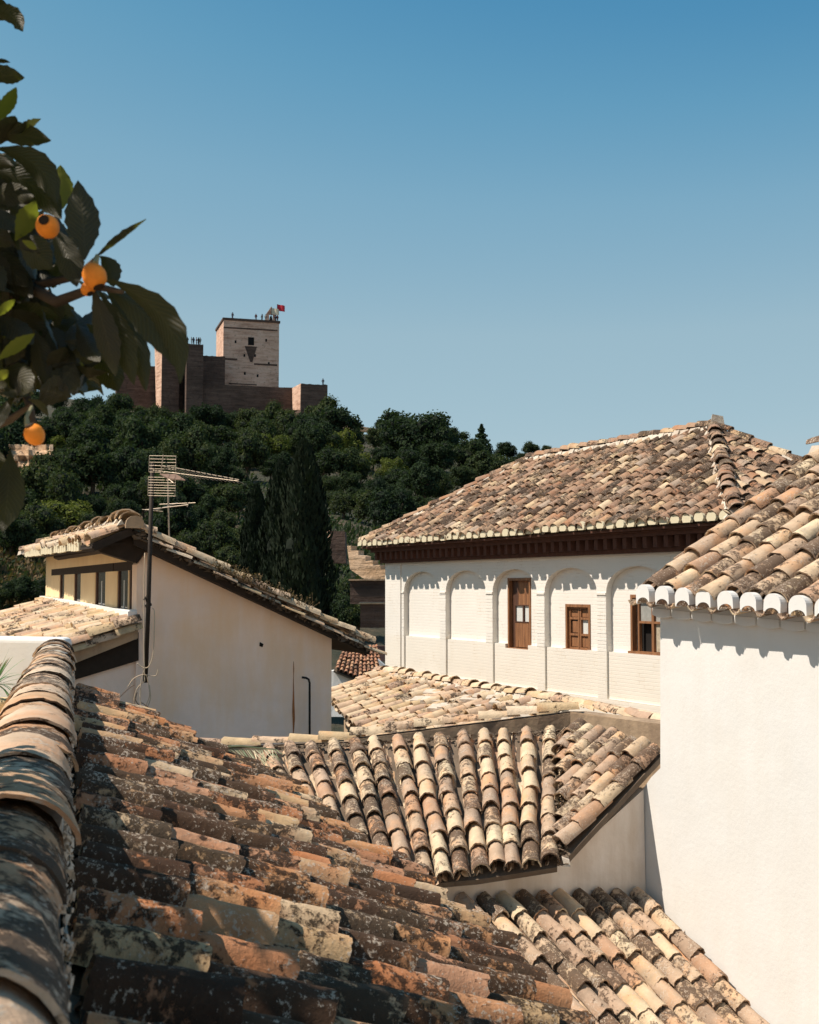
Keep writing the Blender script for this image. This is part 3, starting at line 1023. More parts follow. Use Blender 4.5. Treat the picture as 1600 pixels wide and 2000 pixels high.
# crest trees against the sky
for px, py, pr, hs, lab in [(745, 832, 15, 1.1, 'small round greyish tree on the crest above the thin wall'),
                            (700, 834, 12, .8, 'low dark shrubby tree on the crest just right of the turret'),
                            (815, 850, 14, 1.0, 'dark tree just left of the peach crest building'),
                            (888, 856, 27, .95, 'broad dark round tree right of the peach crest building'),
                            (990, 882, 25, .8, 'pale grey-green tree on the crest right of the pointed conifer'),
                            (1035, 878, 20, .85, 'dark flat-topped tree near the mansion ridge on the crest'),
                            (1068, 880, 13, .9, 'last small dark tree on the crest before the mansion roof'),
                            (640, 812, 12, 1.1, 'spiky shrub growing against the right turret')]:
    q = P(px, py, 280)
    R__ = pr / F * 280
    e = place_tree(V3((q.x, q.y, terrain(q.x, q.y))), R__, 'dark', lab, None, hs, tr_, .6)
    hh = q.z - e.location.z - 1.5 * R__ * hs
    e.location.z += hh
    for dx, dz, s in (((-.7, -.9, .8), (.8, -1.0, .9), (0, -1.5, 1.1)) if px > 800 else ()):
        place_tree(V3((q.x + dx * R__, q.y - 2, q.z + dz * R__ - R__ * s * 1.0)), R__ * s, 'dark', 'dark green broadleaf tree ' + zone(px, 800), 'dark trees ' + zone(px, 800), .9, tr_)
print('TREES', count)


def conifer(px, ytop, ybase, Y, wpx, label):
    p = P(px, ybase, Y); h = (ybase - ytop) / F * Y; w = wpx / F * Y / 2
    r = random.Random(int(px))
    o = root('conifer_tree', p, label, 'tree')
    mb = MB(); mb.tube([p - V3((0, 0, 4)), p + V3((0, 0, h * .95))], [w * .12, .03], 6); mb.build('trunk', M_BARK, o)
    mb = MB()
    for i in range(1500):
        t = r.random() ** .8
        tier = .75 + .3 * math.sin(t * 26)
        rad = w * (1 - t) ** .8 * tier * math.sqrt(r.random()) * 1.05
        a = r.uniform(0, 6.28)
        c = p + V3((math.cos(a) * rad, math.sin(a) * rad, h * t * .98 + .1))
        n = V3((r.gauss(0, 1), r.gauss(0, 1), r.gauss(0, 1) + .5)).normalized(); tt_ = n.cross(V3((r.gauss(0, 1), 0, 1))).normalized(); b = n.cross(tt_)
        s = .38 * r.uniform(.5, 1.2)
        mb.add([c - tt_ * s, c - b * s * .5, c + tt_ * s, c + b * s * .5], [(0, 1, 2, 3)])
    link('crown', mb.mesh('crown', M_TREE, recalc=False), o)


conifer(941, 828, 878, 282, 42, 'pointed tiered conifer standing on the crest left of the mansion ridge')


def cypress(px, ytop, ybase, Y, wpx, label, seed):
    p = P(px, ybase, Y); h = (ybase - ytop) / F * Y; w = wpx / F * Y / 2
    r = random.Random(seed)
    o = root('cypress_tree', V3((p.x, p.y, p.z)), label, 'tree', 'cypresses below the fortress')
    mb = MB(); mb.tube([p - V3((0, 0, 2)), p + V3((0, 0, h * .9))], [w * .15, .04], 6); mb.build('trunk', M_BARK, o)
    mb = MB()
    prof = lambda t: (min(1, .75 + t * 1.2) * max(0.02, 1 - t ** 2.6) ** .7)
    U, W = 16, 22
    vs, fs = [], []
    for j in range(W + 1):
        for i in range(U):
            a = 6.283 * i / U; t = j / W
            k = w * .80 * prof(t) * r.uniform(.85, 1.1)
            vs.append(p + V3((math.cos(a) * k, math.sin(a) * k, t * h * .97)))
    for j in range(W):
        for i in range(U): fs.append((j * U + i, j * U + (i + 1) % U, (j + 1) * U + (i + 1) % U, (j + 1) * U + i))
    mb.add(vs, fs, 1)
    for i in range(9000):                      # upright sprays
        t = r.random(); a = r.uniform(0, 6.283)
        lob = 1 + .16 * math.sin(a * 5 + t * 7) + .10 * math.sin(a * 3 - t * 19 + seed)
        rad = w * prof(t) * lob * r.uniform(.80, 1.04)
        c = p + V3((math.cos(a) * rad, math.sin(a) * rad, t * h))
        out = V3((math.cos(a), math.sin(a), 0))
        n = (out + V3((r.gauss(0, .5), r.gauss(0, .5), r.gauss(0, .3)))).normalized()
        up = V3((r.gauss(0, .2) + out.x * .25, r.gauss(0, .2) + out.y * .25, 1)).normalized()
        side = n.cross(up).normalized(); s = r.uniform(.10, .24)
        mb.add([c - up * s, c + side * s * .42, c + up * s * 1.25, c - side * s * .42], [(0, 1, 2, 3)], 0)
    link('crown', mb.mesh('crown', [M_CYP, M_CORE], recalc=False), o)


cypress(592, 862, 1240, 66, 112, 'tallest dark cypress, right one of the tight cluster', 1)
cypress(548, 900, 1240, 69, 84, 'middle dark cypress half hidden by the taller one', 2)
cypress(500, 950, 1200, 72, 62, 'left cypress of the cluster, slightly greener and shorter', 3)


# rocky earth faces and dry scrub at the left
def rock_patch(x0, x1, y0, y1, Y, label, seed, mat=M_ROCK):
    r = random.Random(seed)
    mb = MB(); nx, ny = 14, 12
    vs = []
    for j in range(ny + 1):
        for i in range(nx + 1):
            px = x0 + (x1 - x0) * i / nx; py = y0 + (y1 - y0) * j / ny
            d = -noise.noise(V3((px * .05, py * .12, seed))) * 1.6 - abs(noise.noise(V3((px * .15, py * .3, seed + 3)))) * 1.2
            vs.append(P(px, py, Y + d - (j / ny) * 6 + 3))
    fs = [(j * (nx + 1) + i, j * (nx + 1) + i + 1, (j + 1) * (nx + 1) + i + 1, (j + 1) * (nx + 1) + i) for j in range(ny) for i in range(nx)]
    mb.add(vs, fs)
    o = mb.build('rock_face', mat, None)
    tag(o, label, 'rock')
q = hit_terrain(55, 975)
rock_patch(8, 104, 868, 995, q.y - 1, 'tan bare rock face on the hillside under the loquat branch', 4)
q = hit_terrain(30, 1120)
o = None


def scrub(name, x0, x1, y0, y1, n, label, seed, mat=M_DRY, size=.35):
    r = random.Random(seed); mb = MB()
    for i in range(n):
        px, py = r.uniform(x0, x1), r.uniform(y0, y1)
        q = hit_terrain(px, py)
        if q is None: continue
        for k in range(6):
            c = q + V3((r.gauss(0, .5), r.gauss(0, .5), abs(r.gauss(0, .35)) * size * 2))
            nrm = V3((r.gauss(0, 1), r.gauss(0, 1), r.gauss(0, 1))).normalized(); t = nrm.cross(V3((.3, .2, 1))).normalized(); b = nrm.cross(t)
            s = size * r.uniform(.4, 1.1)
            mb.add([c - t * s * .4, c - b * s, c + t * s * .4, c + b * s], [(0, 1, 2, 3)])
    o = link(name, mb.mesh(name, mat, recalc=False)); tag(o, label, 'scrub', kind='stuff')


scrub('dry_scrub', -40, 110, 1075, 1190, 900, 'dry brown scrub covering the bank behind the gabled house', 3)
scrub('undergrowth', -60, 1110, 830, 1200, 7000, 'dark undergrowth between the hillside trees', 8, M_TREE, .42)
# ================================================================== THE MANSION
D = V3((-.447, .894, 0)).normalized()
NR = V3((-.894, -.447, 0)).normalized()
W0 = V3((-.572, 30.5, 0))
TS_FAR = TileSet(M_TILEF, L=.40, R=.105, seg=5, ls=1, nvar=3, rough=.004)


def fac(s, n, z): return W0 - D * s + NR * n + V3((0, 0, z))


mansion = root('brick_mansion', V3((W0.x, W0.y, GROUND)), 'long whitewashed brick mansion with blind arches, wooden windows and hipped tile roof', 'mansion')
SL = 12.75
S_AR = [.98, 3.10, 5.18, 7.18, 9.22, 11.30]
ZS, ZA, ZL, ZB, ZT = -.13, .37, -1.16, -2.0, .66


def fbox(mb, s0, s1, z0, z1, n0, n1):
    mb.box(fac(s0, n0, z0), -D * (s1 - s0), NR * (n1 - n0), V3((0, 0, z1 - z0)))


mb = MB()
fbox(mb, 0, SL, GROUND, ZB, -3.2, 0)                     # body below the arches
mb.box(fac(0, -.30, ZB), -D * SL, -NR * 2.9, V3((0, 0, 2.95)))
# front plate
fbox(mb, 0, S_AR[0], ZB, ZT, -.30, 0)
wins = {2: (5.62, 6.50, -1.25, .19), 3: (7.75, 8.56, -1.17, -.32), 4: (9.80, 11.0, -1.13, -.13)}
for i in range(5):
    a, b = S_AR[i], S_AR[i + 1] - .28
    fbox(mb, b, b + .28, ZB, ZT, -.30, 0)
    n = 18
    arc = [(a + (b - a) * (.5 - .5 * math.cos(math.pi * k / n)), ZS + (ZA - ZS) * math.sin(math.pi * k / n) ** .85) for k in range(n + 1)]
    for (sa, za), (sb, zb_) in zip(arc, arc[1:]):
        mb.prism([fac(sa, 0, za), fac(sb, 0, zb_), fac(sb, 0, ZT), fac(sa, 0, ZT)], -NR * .117)
    # recessed panel, with a hole where a window sits
    if i in wins:
        w0, w1, z0, z1 = wins[i]
        fbox(mb, a, w0, ZL, ZT, -.30, -.12); fbox(mb, w1, b, ZL, ZT, -.30, -.12)
        zl = min(z0, ZL)
        if z0 > ZL: fbox(mb, w0, w1, ZL, z0, -.30, -.12)
        fbox(mb, w0, w1, z1, ZT, -.30, -.12)
    else:
        fbox(mb, a, b, ZL, ZT, -.30, -.12)
    if i in wins and wins[i][2] < ZL:
        w0, w1, z0, z1 = wins[i]
        fbox(mb, a, w0, ZB, ZL, -.30, -.04); fbox(mb, w1, b, ZB, ZL, -.30, -.04); fbox(mb, w0, w1, ZB, z0, -.30, -.04)
    else:
        fbox(mb, a, b, ZB, ZL, -.30, -.04)
fbox(mb, S_AR[5], SL, ZB, ZT, -.30, 0)
wall = mb.build('wall', M_BRICKW, mansion)
mb = MB()
fbox(mb, -.003, .84, ZB + .05, .563, 0, .03); fbox(mb, -.003, SL, .56, ZT - .003, .002, .033)
mb.build('frame_moulding', M_BRICKW, mansion)
# brick pier faces: single courses of brick on the reveal of every arch
for i in range(6):
    st = S_AR[i] - .28 if i else .86
    ssz = [MB() for _ in range(1)]
    b_ = MB()
    z = ZS
    r = random.Random(i)
    while z > ZL + .05:
        wv = .275 if i else .115
        b_.box(fac(st + r.uniform(0, .006), 0, z - .058), -D * (wv + r.uniform(-.004, .006)), NR * r.uniform(.003, .007), V3((0, 0, .052)))
        z -= .065
    o = b_.build('pier_brickwork', M_BRICKW, mansion); o['kind'] = 'stuff'
# impost ledges and lower shelf
for i in range(6):
    st = S_AR[i] - .28 if i else .84
    mb = MB(); fbox(mb, st - .01, st + (.29 if i else .15), ZS - .01, ZS + .03, .0, .022); mb.build('impost', M_BRICKW, mansion)
# cornice
mb = MB()
fbox(mb, -.12, SL + .12, .59, .665, -.2, .12)
fbox(mb, -.30, SL + .30, .86, .93, -.2, .30)
fbox(mb, -.36, SL + .36, .93, 1.02, -.2, .36)
fbox(mb, -.10, SL + .10, .665, .86, -.2, .05)
for s_ in (0, 1):      # returns on the side walls
    base = SL if s_ else 0
    o_ = fac(base, 0, .66)
    dd = -D if s_ else D
    mb.box(o_ + V3((0, 0, .205)) - NR * .2, dd * .30, -NR * 2.9, V3((0, 0, .155)))
mb.build('cornice', M_CORN, mansion)
src = None
for k in range(46):
    s = -.12 + k * .2835
    mb_ = None
    if src is None:
        mb_ = MB(); mb_.box((0, 0, 0), (.11, 0, 0), (0, .21, 0), (0, 0, .19)); me_c = mb_.mesh('corbel', M_CORN)
        src = 1
    M = Matrix((-D, NR, V3((0, 0, 1)))).transposed().to_4x4(); M.translation = fac(s, .055, .668)
    link('corbel', me_c, mansion, M)


def window(parent, s0, s1, z0, z1, style, label):
    f = MB(); t = .055; nn_ = -.10
    def B(mb, a, b, c, d, n0, n1): fbox(mb, a, b, c, d, n0, n1)
    B(f, s0, s0 + t, z0, z1, -.20, nn_); B(f, s1 - t, s1, z0, z1, -.20, nn_); B(f, s0 + t, s1 - t, z1 - t, z1, -.20, nn_); B(f, s0 - .03, s1 + .03, z0 - .05, z0 + .012, -.20, nn_ + .04)
    w = f.build('window', M_WOOD, parent); tag(w, label)
    a, b = s0 + t, s1 - t; H = z1 - z0; m = (a + b) / 2
    def part(name, mat, *boxes):
        mb = MB()
        for bx in boxes: B(mb, *bx)
        return mb.build(name, mat, w)
    if style == 'door':
        part('dark_gap', M_VOID, (a, b, z0, z1 - t, -.30, -.27))
        a2 = a + .12
        part('jamb', M_WOODD, (a, a2 - .004, z0 + .01, z1 - t, -.24, -.19))
        k = 5
        for i in range(k):
            x0 = a2 + (b - a2) * i / k; x1 = a2 + (b - a2) * (i + 1) / k - .006
            part('plank', M_WOOD, (x0, x1, z0 + .03, z0 + H * .37, -.22, -.18)); part('plank', M_WOODD if i < 1 else M_WOOD, (x0, x1, z0 + H * .62, z1 - t, -.22, -.18))
        zz0, zz1 = z0 + H * .37, z0 + H * .62
        mm = (a2 + b) / 2
        part('sash', M_WOODD, (a2, b, zz0, zz0 + .02, -.22, -.17), (a2, b, zz1 - .02, zz1, -.22, -.17), (mm - .02, mm + .02, zz0, zz1, -.22, -.165), (a2, a2 + .02, zz0, zz1, -.22, -.172))
        part('pane', M_CURT, (a2 + .02, mm - .02, zz0 + .02, zz1 - .02, -.215, -.20)); part('pane', M_CURT, (mm + .02, b, zz0 + .02, zz1 - .02, -.215, -.20))
    elif style == 'shutter':
        for (p, q, left) in ((a, m - .008, True), (m + .008, b, False)):
            wd = q - p
            part('shutter_frame', M_WOOD, (p, p + .045, z0, z1 - t, -.20, -.15), (q - .045, q, z0, z1 - t, -.20, -.15), (p, q, z0 + .0, z0 + .04, -.20, -.148), (p, q, z0 + H * .30, z0 + H * .35, -.20, -.148), (p, q, z0 + H * .66, z0 + H * .71, -.20, -.148), (p, q, z1 - t - .04, z1 - t, -.20, -.148))
            part('panel', M_WOOD, (p + .05, q - .05, z0 + .05, z0 + H * .29, -.205, -.175))
            part('panel', M_WOOD, (p + .05, q - .05, z0 + H * .72, z1 - t - .05, -.205, -.175))
            part('pane', M_GLASSD if left else M_CURT, (p + .046, q - .046, z0 + H * .35, z0 + H * .66, -.205, -.19))
            if left: part('flap', M_WOOD, (p + .10, q - .06, z0 + H * .37, z0 + H * .62, -.188, -.165))
    else:
        part('dark_room', M_VOID, (a, b, z0, z1 - t, -.30, -.275))
        part('mullion', M_WOOD, (a + .48, a + .54, z0, z1 - t, -.22, -.15), (a + .08, a + .12, z0, z1 - t, -.22, -.16), (a + .12, b, z0 + H * .50, z0 + H * .54, -.22, -.155), (b - .05, b, z0, z1 - t, -.22, -.16))
        part('pane', simple('grey_glass', (.30, .30, .28), .25, 0, .25, 7), (a + .12, a + .48, z0 + H * .54, z1 - t, -.21, -.195))
        part('pane', bpy.data.materials['grey_glass'], (a + .54, b - .05, z0 + H * .54, z1 - t, -.21, -.195))
        part('pane', simple('dusty_glass', (.42, .36, .27), .6, 0, .4, 18), (a + .54, b - .05, z0 + .02, z0 + H * .5, -.21, -.195))
    return w


window(mansion, *wins[2], 'door', 'tall narrow brown plank window with two small curtained panes')
window(mansion, *wins[3], 'shutter', 'small square brown panelled shutter window')
window(mansion, *wins[4], 'open', 'wide brown casement window with one dark open pane')

# hipped roof
OV = .47
e0 = fac(-OV, OV, 1.03); e1 = fac(SL + OV + .0, OV, 1.03)      # far-left and near-right eave corners
LT_ = (e1 - e0).length
HH, KK, RISE = 2.68, 3.62, 1.90
DP = 1.58 * HH                      # the back eave is nearer the ridge than the front one
bk0, bk1 = e0 - NR * DP, e1 - NR * DP
rl = e0 - NR * HH - D * KK + V3((0, 0, RISE)); rr_ = e1 - NR * HH + D * KK + V3((0, 0, RISE))
mb = MB()
dn = V3((0, 0, -.03))
vs = [e0, e1, bk1, bk0, rl, rr_]
mb.add([v + dn for v in vs], [(0, 1, 5, 4), (1, 2, 5), (2, 3, 4, 5), (3, 0, 4), (0, 3, 2, 1)])
mroof = mb.build('roof', M_MORTAR, mansion)
r = random.Random(77)
cov, pan = [], []
ncol = 47
sp = LT_ / ncol
nf = (rl - e0).cross(e1 - e0).normalized()
if nf.z < 0: nf = -nf
for j in range(ncol):
    a = (j + .5) * sp
    q = min(1.0, a / KK, (LT_ - a) / KK)
    B = e0 - D * a + NR * .07
    A = e0 - D * a + (-NR * HH + V3((0, 0, RISE))) * q
    column(TS_FAR, A, B, nf, .25, cov, pan, sp / .247, sp, True, 0, .012, .04, r=r)
cov2, pan2 = [], []
ns = (bk1 - e1).cross(rr_ - e1).normalized()
if ns.z < 0: ns = -ns
nc2 = 15; sp2 = DP / nc2
for j in range(nc2):
    a = (j + .5) * sp2
    q = min(a / HH, (DP - a) / (DP - HH))
    B = e1 - NR * a - D * .07
    A = e1 - NR * a + (D * KK + V3((0, 0, RISE))) * q
    column(TS_FAR, A, B, ns, .25, cov2, pan2, sp2 / .247, sp2, True, 0, .012, .04, r=r)
allc = cov + cov2
place_tiles('tile', allc, mroof, M_TILEF, 290)
join_tiles('channel_tile_field', pan + pan2, M_TILEF, mroof)
# the hidden slopes
cov3 = []
for j in range(30):
    a = (j + .5) * LT_ / 30; q = min(1, a / KK, (LT_ - a) / KK)
    column(TS_FAR, bk0 - D * a + (NR * (DP - HH) + V3((0, 0, RISE))) * q, bk0 - D * a, V3((.8, .4, .9)), .4, cov3, [], 1.6, .4, False, r=r)
for j in range(14):
    a = (j + .5) * DP / 14; q = min(a / HH, (DP - a) / (DP - HH))
    column(TS_FAR, e0 - NR * a + (-D * KK + V3((0, 0, RISE))) * q, e0 - NR * a + D * .05, V3((-.4, .8, .9)), .4, cov3, [], 1.5, .4, False, r=r)
join_tiles('rear_tile_field', cov3, M_TILEF, mroof)
TS_RF = TileSet(M_TILEF, L=.46, R=.115, seg=6, ls=1, nvar=3, rough=.006)
up = V3((0, 0, .045))
ridge(mroof, TS_RF, (rr_ + up, rl + up), .36, r, 1.15, .04)
ridge(mroof, TS_RF, (rr_ + up, e1 + up), .30, r, 1.25, .05)
ridge(mroof, TS_RF, (rl + up, e0 + up), .36, r, 1.15, .03)
ridge(mroof, TS_RF, (rr_ + up, bk1 + up), .40, r, 1.15, .03)
mb = MB(); mb.prism([rr_ + V3((-.12, -.1, -.1)), rr_ + V3((.22, -.1, -.1)), rr_ + V3((.16, -.1, .26)), rr_ + V3((-.04, -.1, .30))], V3((.06, .3, 0))); mb.build('finial', M_LIME, mroof)
# mortar plugs closing the eave tiles
mbp = MB(); R_ = .098
pts = [(math.cos(math.pi * k / 8) * R_, 0, math.sin(math.pi * k / 8) * R_) for k in range(9)] + [(-R_ * .75, 0, -.045), (R_ * .75, 0, -.045)]
mbp.prism(pts, (0, .05, 0)); plug = mbp.mesh('eave_plug', M_PLUG)
for j in range(ncol):
    a = (j + .5) * sp
    M = Matrix((-D, NR, V3((0, 0, 1)))).transposed().to_4x4(); M.translation = e0 - D * a + NR * .065 + V3((0, 0, r.uniform(-.01, .01) + .035))
    link('eave_plug', plug, mroof, M @ Matrix.Diagonal((sp / .25, 1, r.uniform(.9, 1.1), 1)))
mb = MB(); mb.box(e0 + V3((0, 0, -.07)), -D * LT_, -NR * .35, V3((0, 0, .035))); mb.box(e1 + V3((0, 0, -.07)), -NR * DP, D * .35, V3((0, 0, .03))); mb.build('eave_board', M_CORN, mroof)

# ================================================================== WHITE HOUSE ON THE RIGHT
D2 = V3((-.476, .879, 0)).normalized(); N2 = V3((-.879, -.476, 0)).normalized()
C2 = P(1290, 1147, 11.6)
wh = root('white_house', V3((C2.x, C2.y, GROUND)), 'large smooth white wall house at the right with lichened tile roof and scalloped eave', 'house')
def wp(px, py): return on_plane(px, py, C2, N2)
top_far = wp(1290, 1215)
poly = [top_far, wp(1290, 1500), wp(1272, 1518), wp(1256, 1541), wp(1256, 1700), wp(1263, 1765)]
low = poly[-1].copy(); low.z = GROUND
near = C2 - D2 * 6.5
top_far.z = -.21; tz = top_far.z - 6.5 * .045
mb = MB()
mb.prism(poly + [low, V3((near.x, near.y, GROUND)), V3((near.x, near.y, tz))], -N2 * 6)
mb.build('wall', M_WHITE, wh)
TS_R = TileSet(M_TILE, L=.42, R=.108, seg=10, ls=3, nvar=5, rough=.004)
E2 = V3((2.17, 11.72, -.095)) - D2 * .07
sl2 = V3((0, 0, -.045))
Lr = 5.2
TLr = E2 - N2 * 2.38 + V3((0, 0, .615 * 2.38)); BLr = E2
TRr = TLr - D2 * Lr + sl2 * Lr; BRr = BLr - D2 * Lr + sl2 * Lr
roof, cov, pan, nrm = bilerp_roof(wh, TS_R, TLr, TRr, BLr, BRr, 19, .295, seed=4, jp=.008, ja=.025)
wroof = finish_roof(wh, 'roof', roof, cov, pan, TS_R, M_MORTAR, 290)
ridge(wroof, TS_R, (TLr + V3((0, 0, .06)), TRr + V3((0, 0, .06))), .33, rng, 1.3, .05)
# verge course
# scalloped white plugs under each cover end
mbp = MB(); ro, ri = .100, .070
out = [(math.cos(math.pi * k / 12) * ro, 0, math.sin(math.pi * k / 12) * ro * .95) for k in range(13)]
inn = [(-ro * 1.0, 0, -.085)] + [(-math.cos(math.pi * k / 10) * ri * 1.25, 0, -.098 + math.sin(math.pi * k / 10) * .062) for k in range(11)] + [(ro * 1.0, 0, -.085)]
mbp.prism(out + inn, (0, .075, 0)); plug2 = mbp.mesh('white_plug', M_WHITE)
mbp = MB(); mbp.prism([(-math.cos(math.pi * k / 10) * .088, 0, -.09 + math.sin(math.pi * k / 10) * .055) for k in range(11)], (0, .068, 0)); under = mbp.mesh('lower_tile', M_TILEO)
spc = Lr / 19
for j in range(19):
    M = Matrix((-D2, N2, V3((0, 0, 1)))).transposed().to_4x4(); M.translation = BLr - D2 * (j + .5) * spc + sl2 * (j + .5) * spc + N2 * .035 + V3((0, 0, .040))
    S = Matrix.Diagonal((spc / .290, 1, .88 * rng.uniform(.94, 1.06), 1))
    link('white_plug', plug2, wroof, M @ Matrix.Rotation(rng.gauss(0, .03), 4, 'Y') @ S)
    link('lower_tile', under, wroof, M @ Matrix.Translation((0, .004, 0)) @ S)
gut = make_tile('gutter_tile', M_TILE, .30, .055, .85, .014, 8, 1, 5, .003, up=False, arc=165)
for j in range(20):
    p = BLr - D2 * j * spc + sl2 * j * spc + V3((0, 0, .015)) - N2 * .17
    link('gutter_tile', gut, wroof, jit(frame(p, N2 + V3((0, 0, -.12)), V3((0, 0, 1))), .004, .02))
mb = MB()
co = V3((C2.x, C2.y, 0))
def wc(s, n, z): return co - D2 * s + N2 * n + V3((0, 0, z - .045 * s))
def wbox(mb, s0, s1, z0, z1, n0, n1): mb.prism([wc(s0, n0, z0), wc(s1, n0, z0), wc(s1, n0, z1), wc(s0, n0, z1)], N2 * (n1 - n0))
mb = MB(); wbox(mb, -.10, 5.4, -.20, -.06, -.6, .045); mb.build('cornice', M_WHITE, wh)
for k in range(20):
    s = -.06 + k * .272
    m_ = MB()
    n = 6
    pr = [wc(s, 0, -.197), wc(s + .255, 0, -.197)] + [wc(s + .255 * (1 - t / n), 0, -.262 - .022 * math.sin(math.pi * t / n)) for t in range(n + 1)]
    m_.prism([p + N2 * -.01 for p in pr], N2 * .065)
    bevel(m_.build('cornice_block', M_WHITE, wh), .006, 2)

# ================================================================== MIDDLE ROOFS
TS_M = TileSet(M_TILE, L=.43, R=.100, seg=12, ls=4, nvar=6, rough=.004)
mh = root('valley_house', V3((1.0, 12.5, GROUND)), 'low tiled roof with two slopes meeting in a valley beside the white wall', 'house')
TLm, TRm, BLm, BRm = P(505, 1468, 13.7), P(1094, 1433, 13.5), P(612, 1768, 10.9), P(1088, 1694, 11.2)
def mends(t):
    return 1.0 if t > .50 else .985 - (.50 - t) * .22
roof, cov, pan, nrm = bilerp_roof(mh, TS_M, TLm, TRm, BLm, BRm, 14, .335, seed=9, jp=.005, ja=.020, ends=mends, width_scale=.86)
finish_roof(mh, 'main_roof', roof, cov, pan, TS_M, M_MORTAR)
TLv, TRv, BLv, BRv = P(1128, 1416, 13.5), P(1294, 1474, 11.95), P(1098, 1462, 13.0), P(1100, 1684, 11.25)
roof, cov, pan, nrm = bilerp_roof(mh, TS_M, TLv, TRv, BLv, BRv, 8, .30, seed=12, jp=.010, ja=.03)
finish_roof(mh, 'side_roof', roof, cov, pan, TS_M, M_MORTAR)
# gable wall under the verge, lit by bounce
ga, gb = P(1257, 1600, 11.82), P(890, 1700, 11.28)
gn = V3((gb - ga).y, -(gb - ga).x, 0) if False else V3(((gb - ga).y, -(gb - ga).x, 0)).normalized()
gp = lambda px, py: on_plane(px, py, ga, gn)
mb = MB(); mb.prism([gp(1257, 1542), gp(1180, 1612), gp(1104, 1690), gp(1085, 1692), gp(900, 1712), gp(700, 1730), gp(700, 1850), gp(1264, 1850)], V3((-.2, .5, 0)))
mb.build('gable_wall', M_CREAMW, mh)
mb = MB(); mb.prism([gp(1257, 1850), gp(700, 1850), V3((gp(700, 1850).x, gp(700, 1850).y, GROUND)), V3((gp(1257, 1850).x, gp(1257, 1850).y, GROUND))], V3((-.2, 1.5, 0))); mb.build('lower_wall', M_CREAMW, mh)
# coping wall behind
cpa, cpb = P(690, 1441, 13.8), P(1114, 1389, 13.62)
cpc, cpd = P(372, 1462, 14.2), P(692, 1448, 13.9)
cpe = P(1292, 1414, 12.9)
mb = MB()
for a, b, h in ((cpc, cpd, .5), (cpa, cpb, .75)):
    mb.prism([a - V3((0, 0, h)), b - V3((0, 0, h)), b + V3((0, 0, -.02)), a + V3((0, 0, -.02))], V3((.03, .22, 0)))
mb.build('back_wall', M_DIRTY, mh)
mb = MB(); mb.prism([cpb - V3((0, 0, .75)), cpe - V3((0, 0, .75)), cpe, cpb + V3((0, 0, -.02))], V3((.2, .2, 0))); mb.build('flank_wall', M_DIRTY, mh)
TS_C = TileSet(M_TILEP, L=.46, R=.085, seg=8, ls=2, nvar=4, rough=.005)
cw_ = mh
ridge(cw_, TS_C, (cpb + V3((0, .1, .0)), cpa + V3((0, .1, .0))), .36, rng, 1.25, .0, name='coping_tile', ja=.02, mortar=False)
ridge(cw_, TS_C, (cpd + V3((0, .1, .0)), cpc + V3((0, .1, .0))), .36, rng, 1.2, .0, name='coping_tile', ja=.02, mortar=False)
items = []
for k in range(8):
    t = k / 7
    p = P(1152, 1384, 14.6).lerp(P(1300, 1414, 13.4), t)
    dwn = V3((.476, -.879, -.12))
    items.append((rng.choice(TS_C.cov), jit(frame(p - dwn.normalized() * .44, dwn, V3((0, 0, 1))), .008, .03, (1.2, 1, 1))))
place_tiles('ledge_tile', items, cw_, M_TILEP)
mb = MB(); mb.prism([P(1114, 1389, 13.64), P(1145, 1389, 14.6), P(1310, 1420, 13.3), P(1292, 1416, 12.9)], V3((0, 0, -.25))); mb.build('ledge', M_DIRTY, mh)
# loose mortar and dirt where the roofs meet, broken bits
def rubble(name, parent, pts, n, size, mat, seed, spread=.05):
    r = random.Random(seed); mb = MB()
    for i in range(n):
        t = r.random() * (len(pts) - 1); k = int(t)
        c = V3(pts[k]).lerp(V3(pts[min(k + 1, len(pts) - 1)]), t - k) + V3((r.gauss(0, spread), r.gauss(0, spread), r.gauss(0, spread * .3)))
        s = size * r.uniform(.4, 1.3)
        q = [c + V3((r.uniform(-s, s), r.uniform(-s, s), r.uniform(-s, s) * .6)) for _ in range(6)]
        mb.add(q, [(0, 1, 2), (0, 2, 3), (0, 3, 4), (0, 4, 1), (5, 2, 1), (5, 3, 2), (5, 4, 3), (5, 1, 4)])
    o = mb.build(name, mat, parent); o['kind'] = 'stuff'; return o
rubble('valley_debris', mh, [P(1098, 1465, 13.0), P(1102, 1560, 12.1), P(1096, 1690, 11.2)], 260, .035, M_MORTAR, 3, .045)
rubble('mortar_crumbs', mh, [P(520, 1462, 13.6), P(800, 1446, 13.5), P(1090, 1428, 13.4)], 260, .035, M_MORTAR, 4, .03)
mb = MB(); mb.prism([P(1092, 1668, 11.2), P(1118, 1676, 11.2), P(1122, 1700, 11.15), P(1100, 1700, 11.15)], V3((0, .12, .02))); mb.v = [tuple(V3(v).lerp(P(1105, 1684, 11.2), .45)) for v in mb.v]; mb.build('lime_patch', M_LIME, mh)
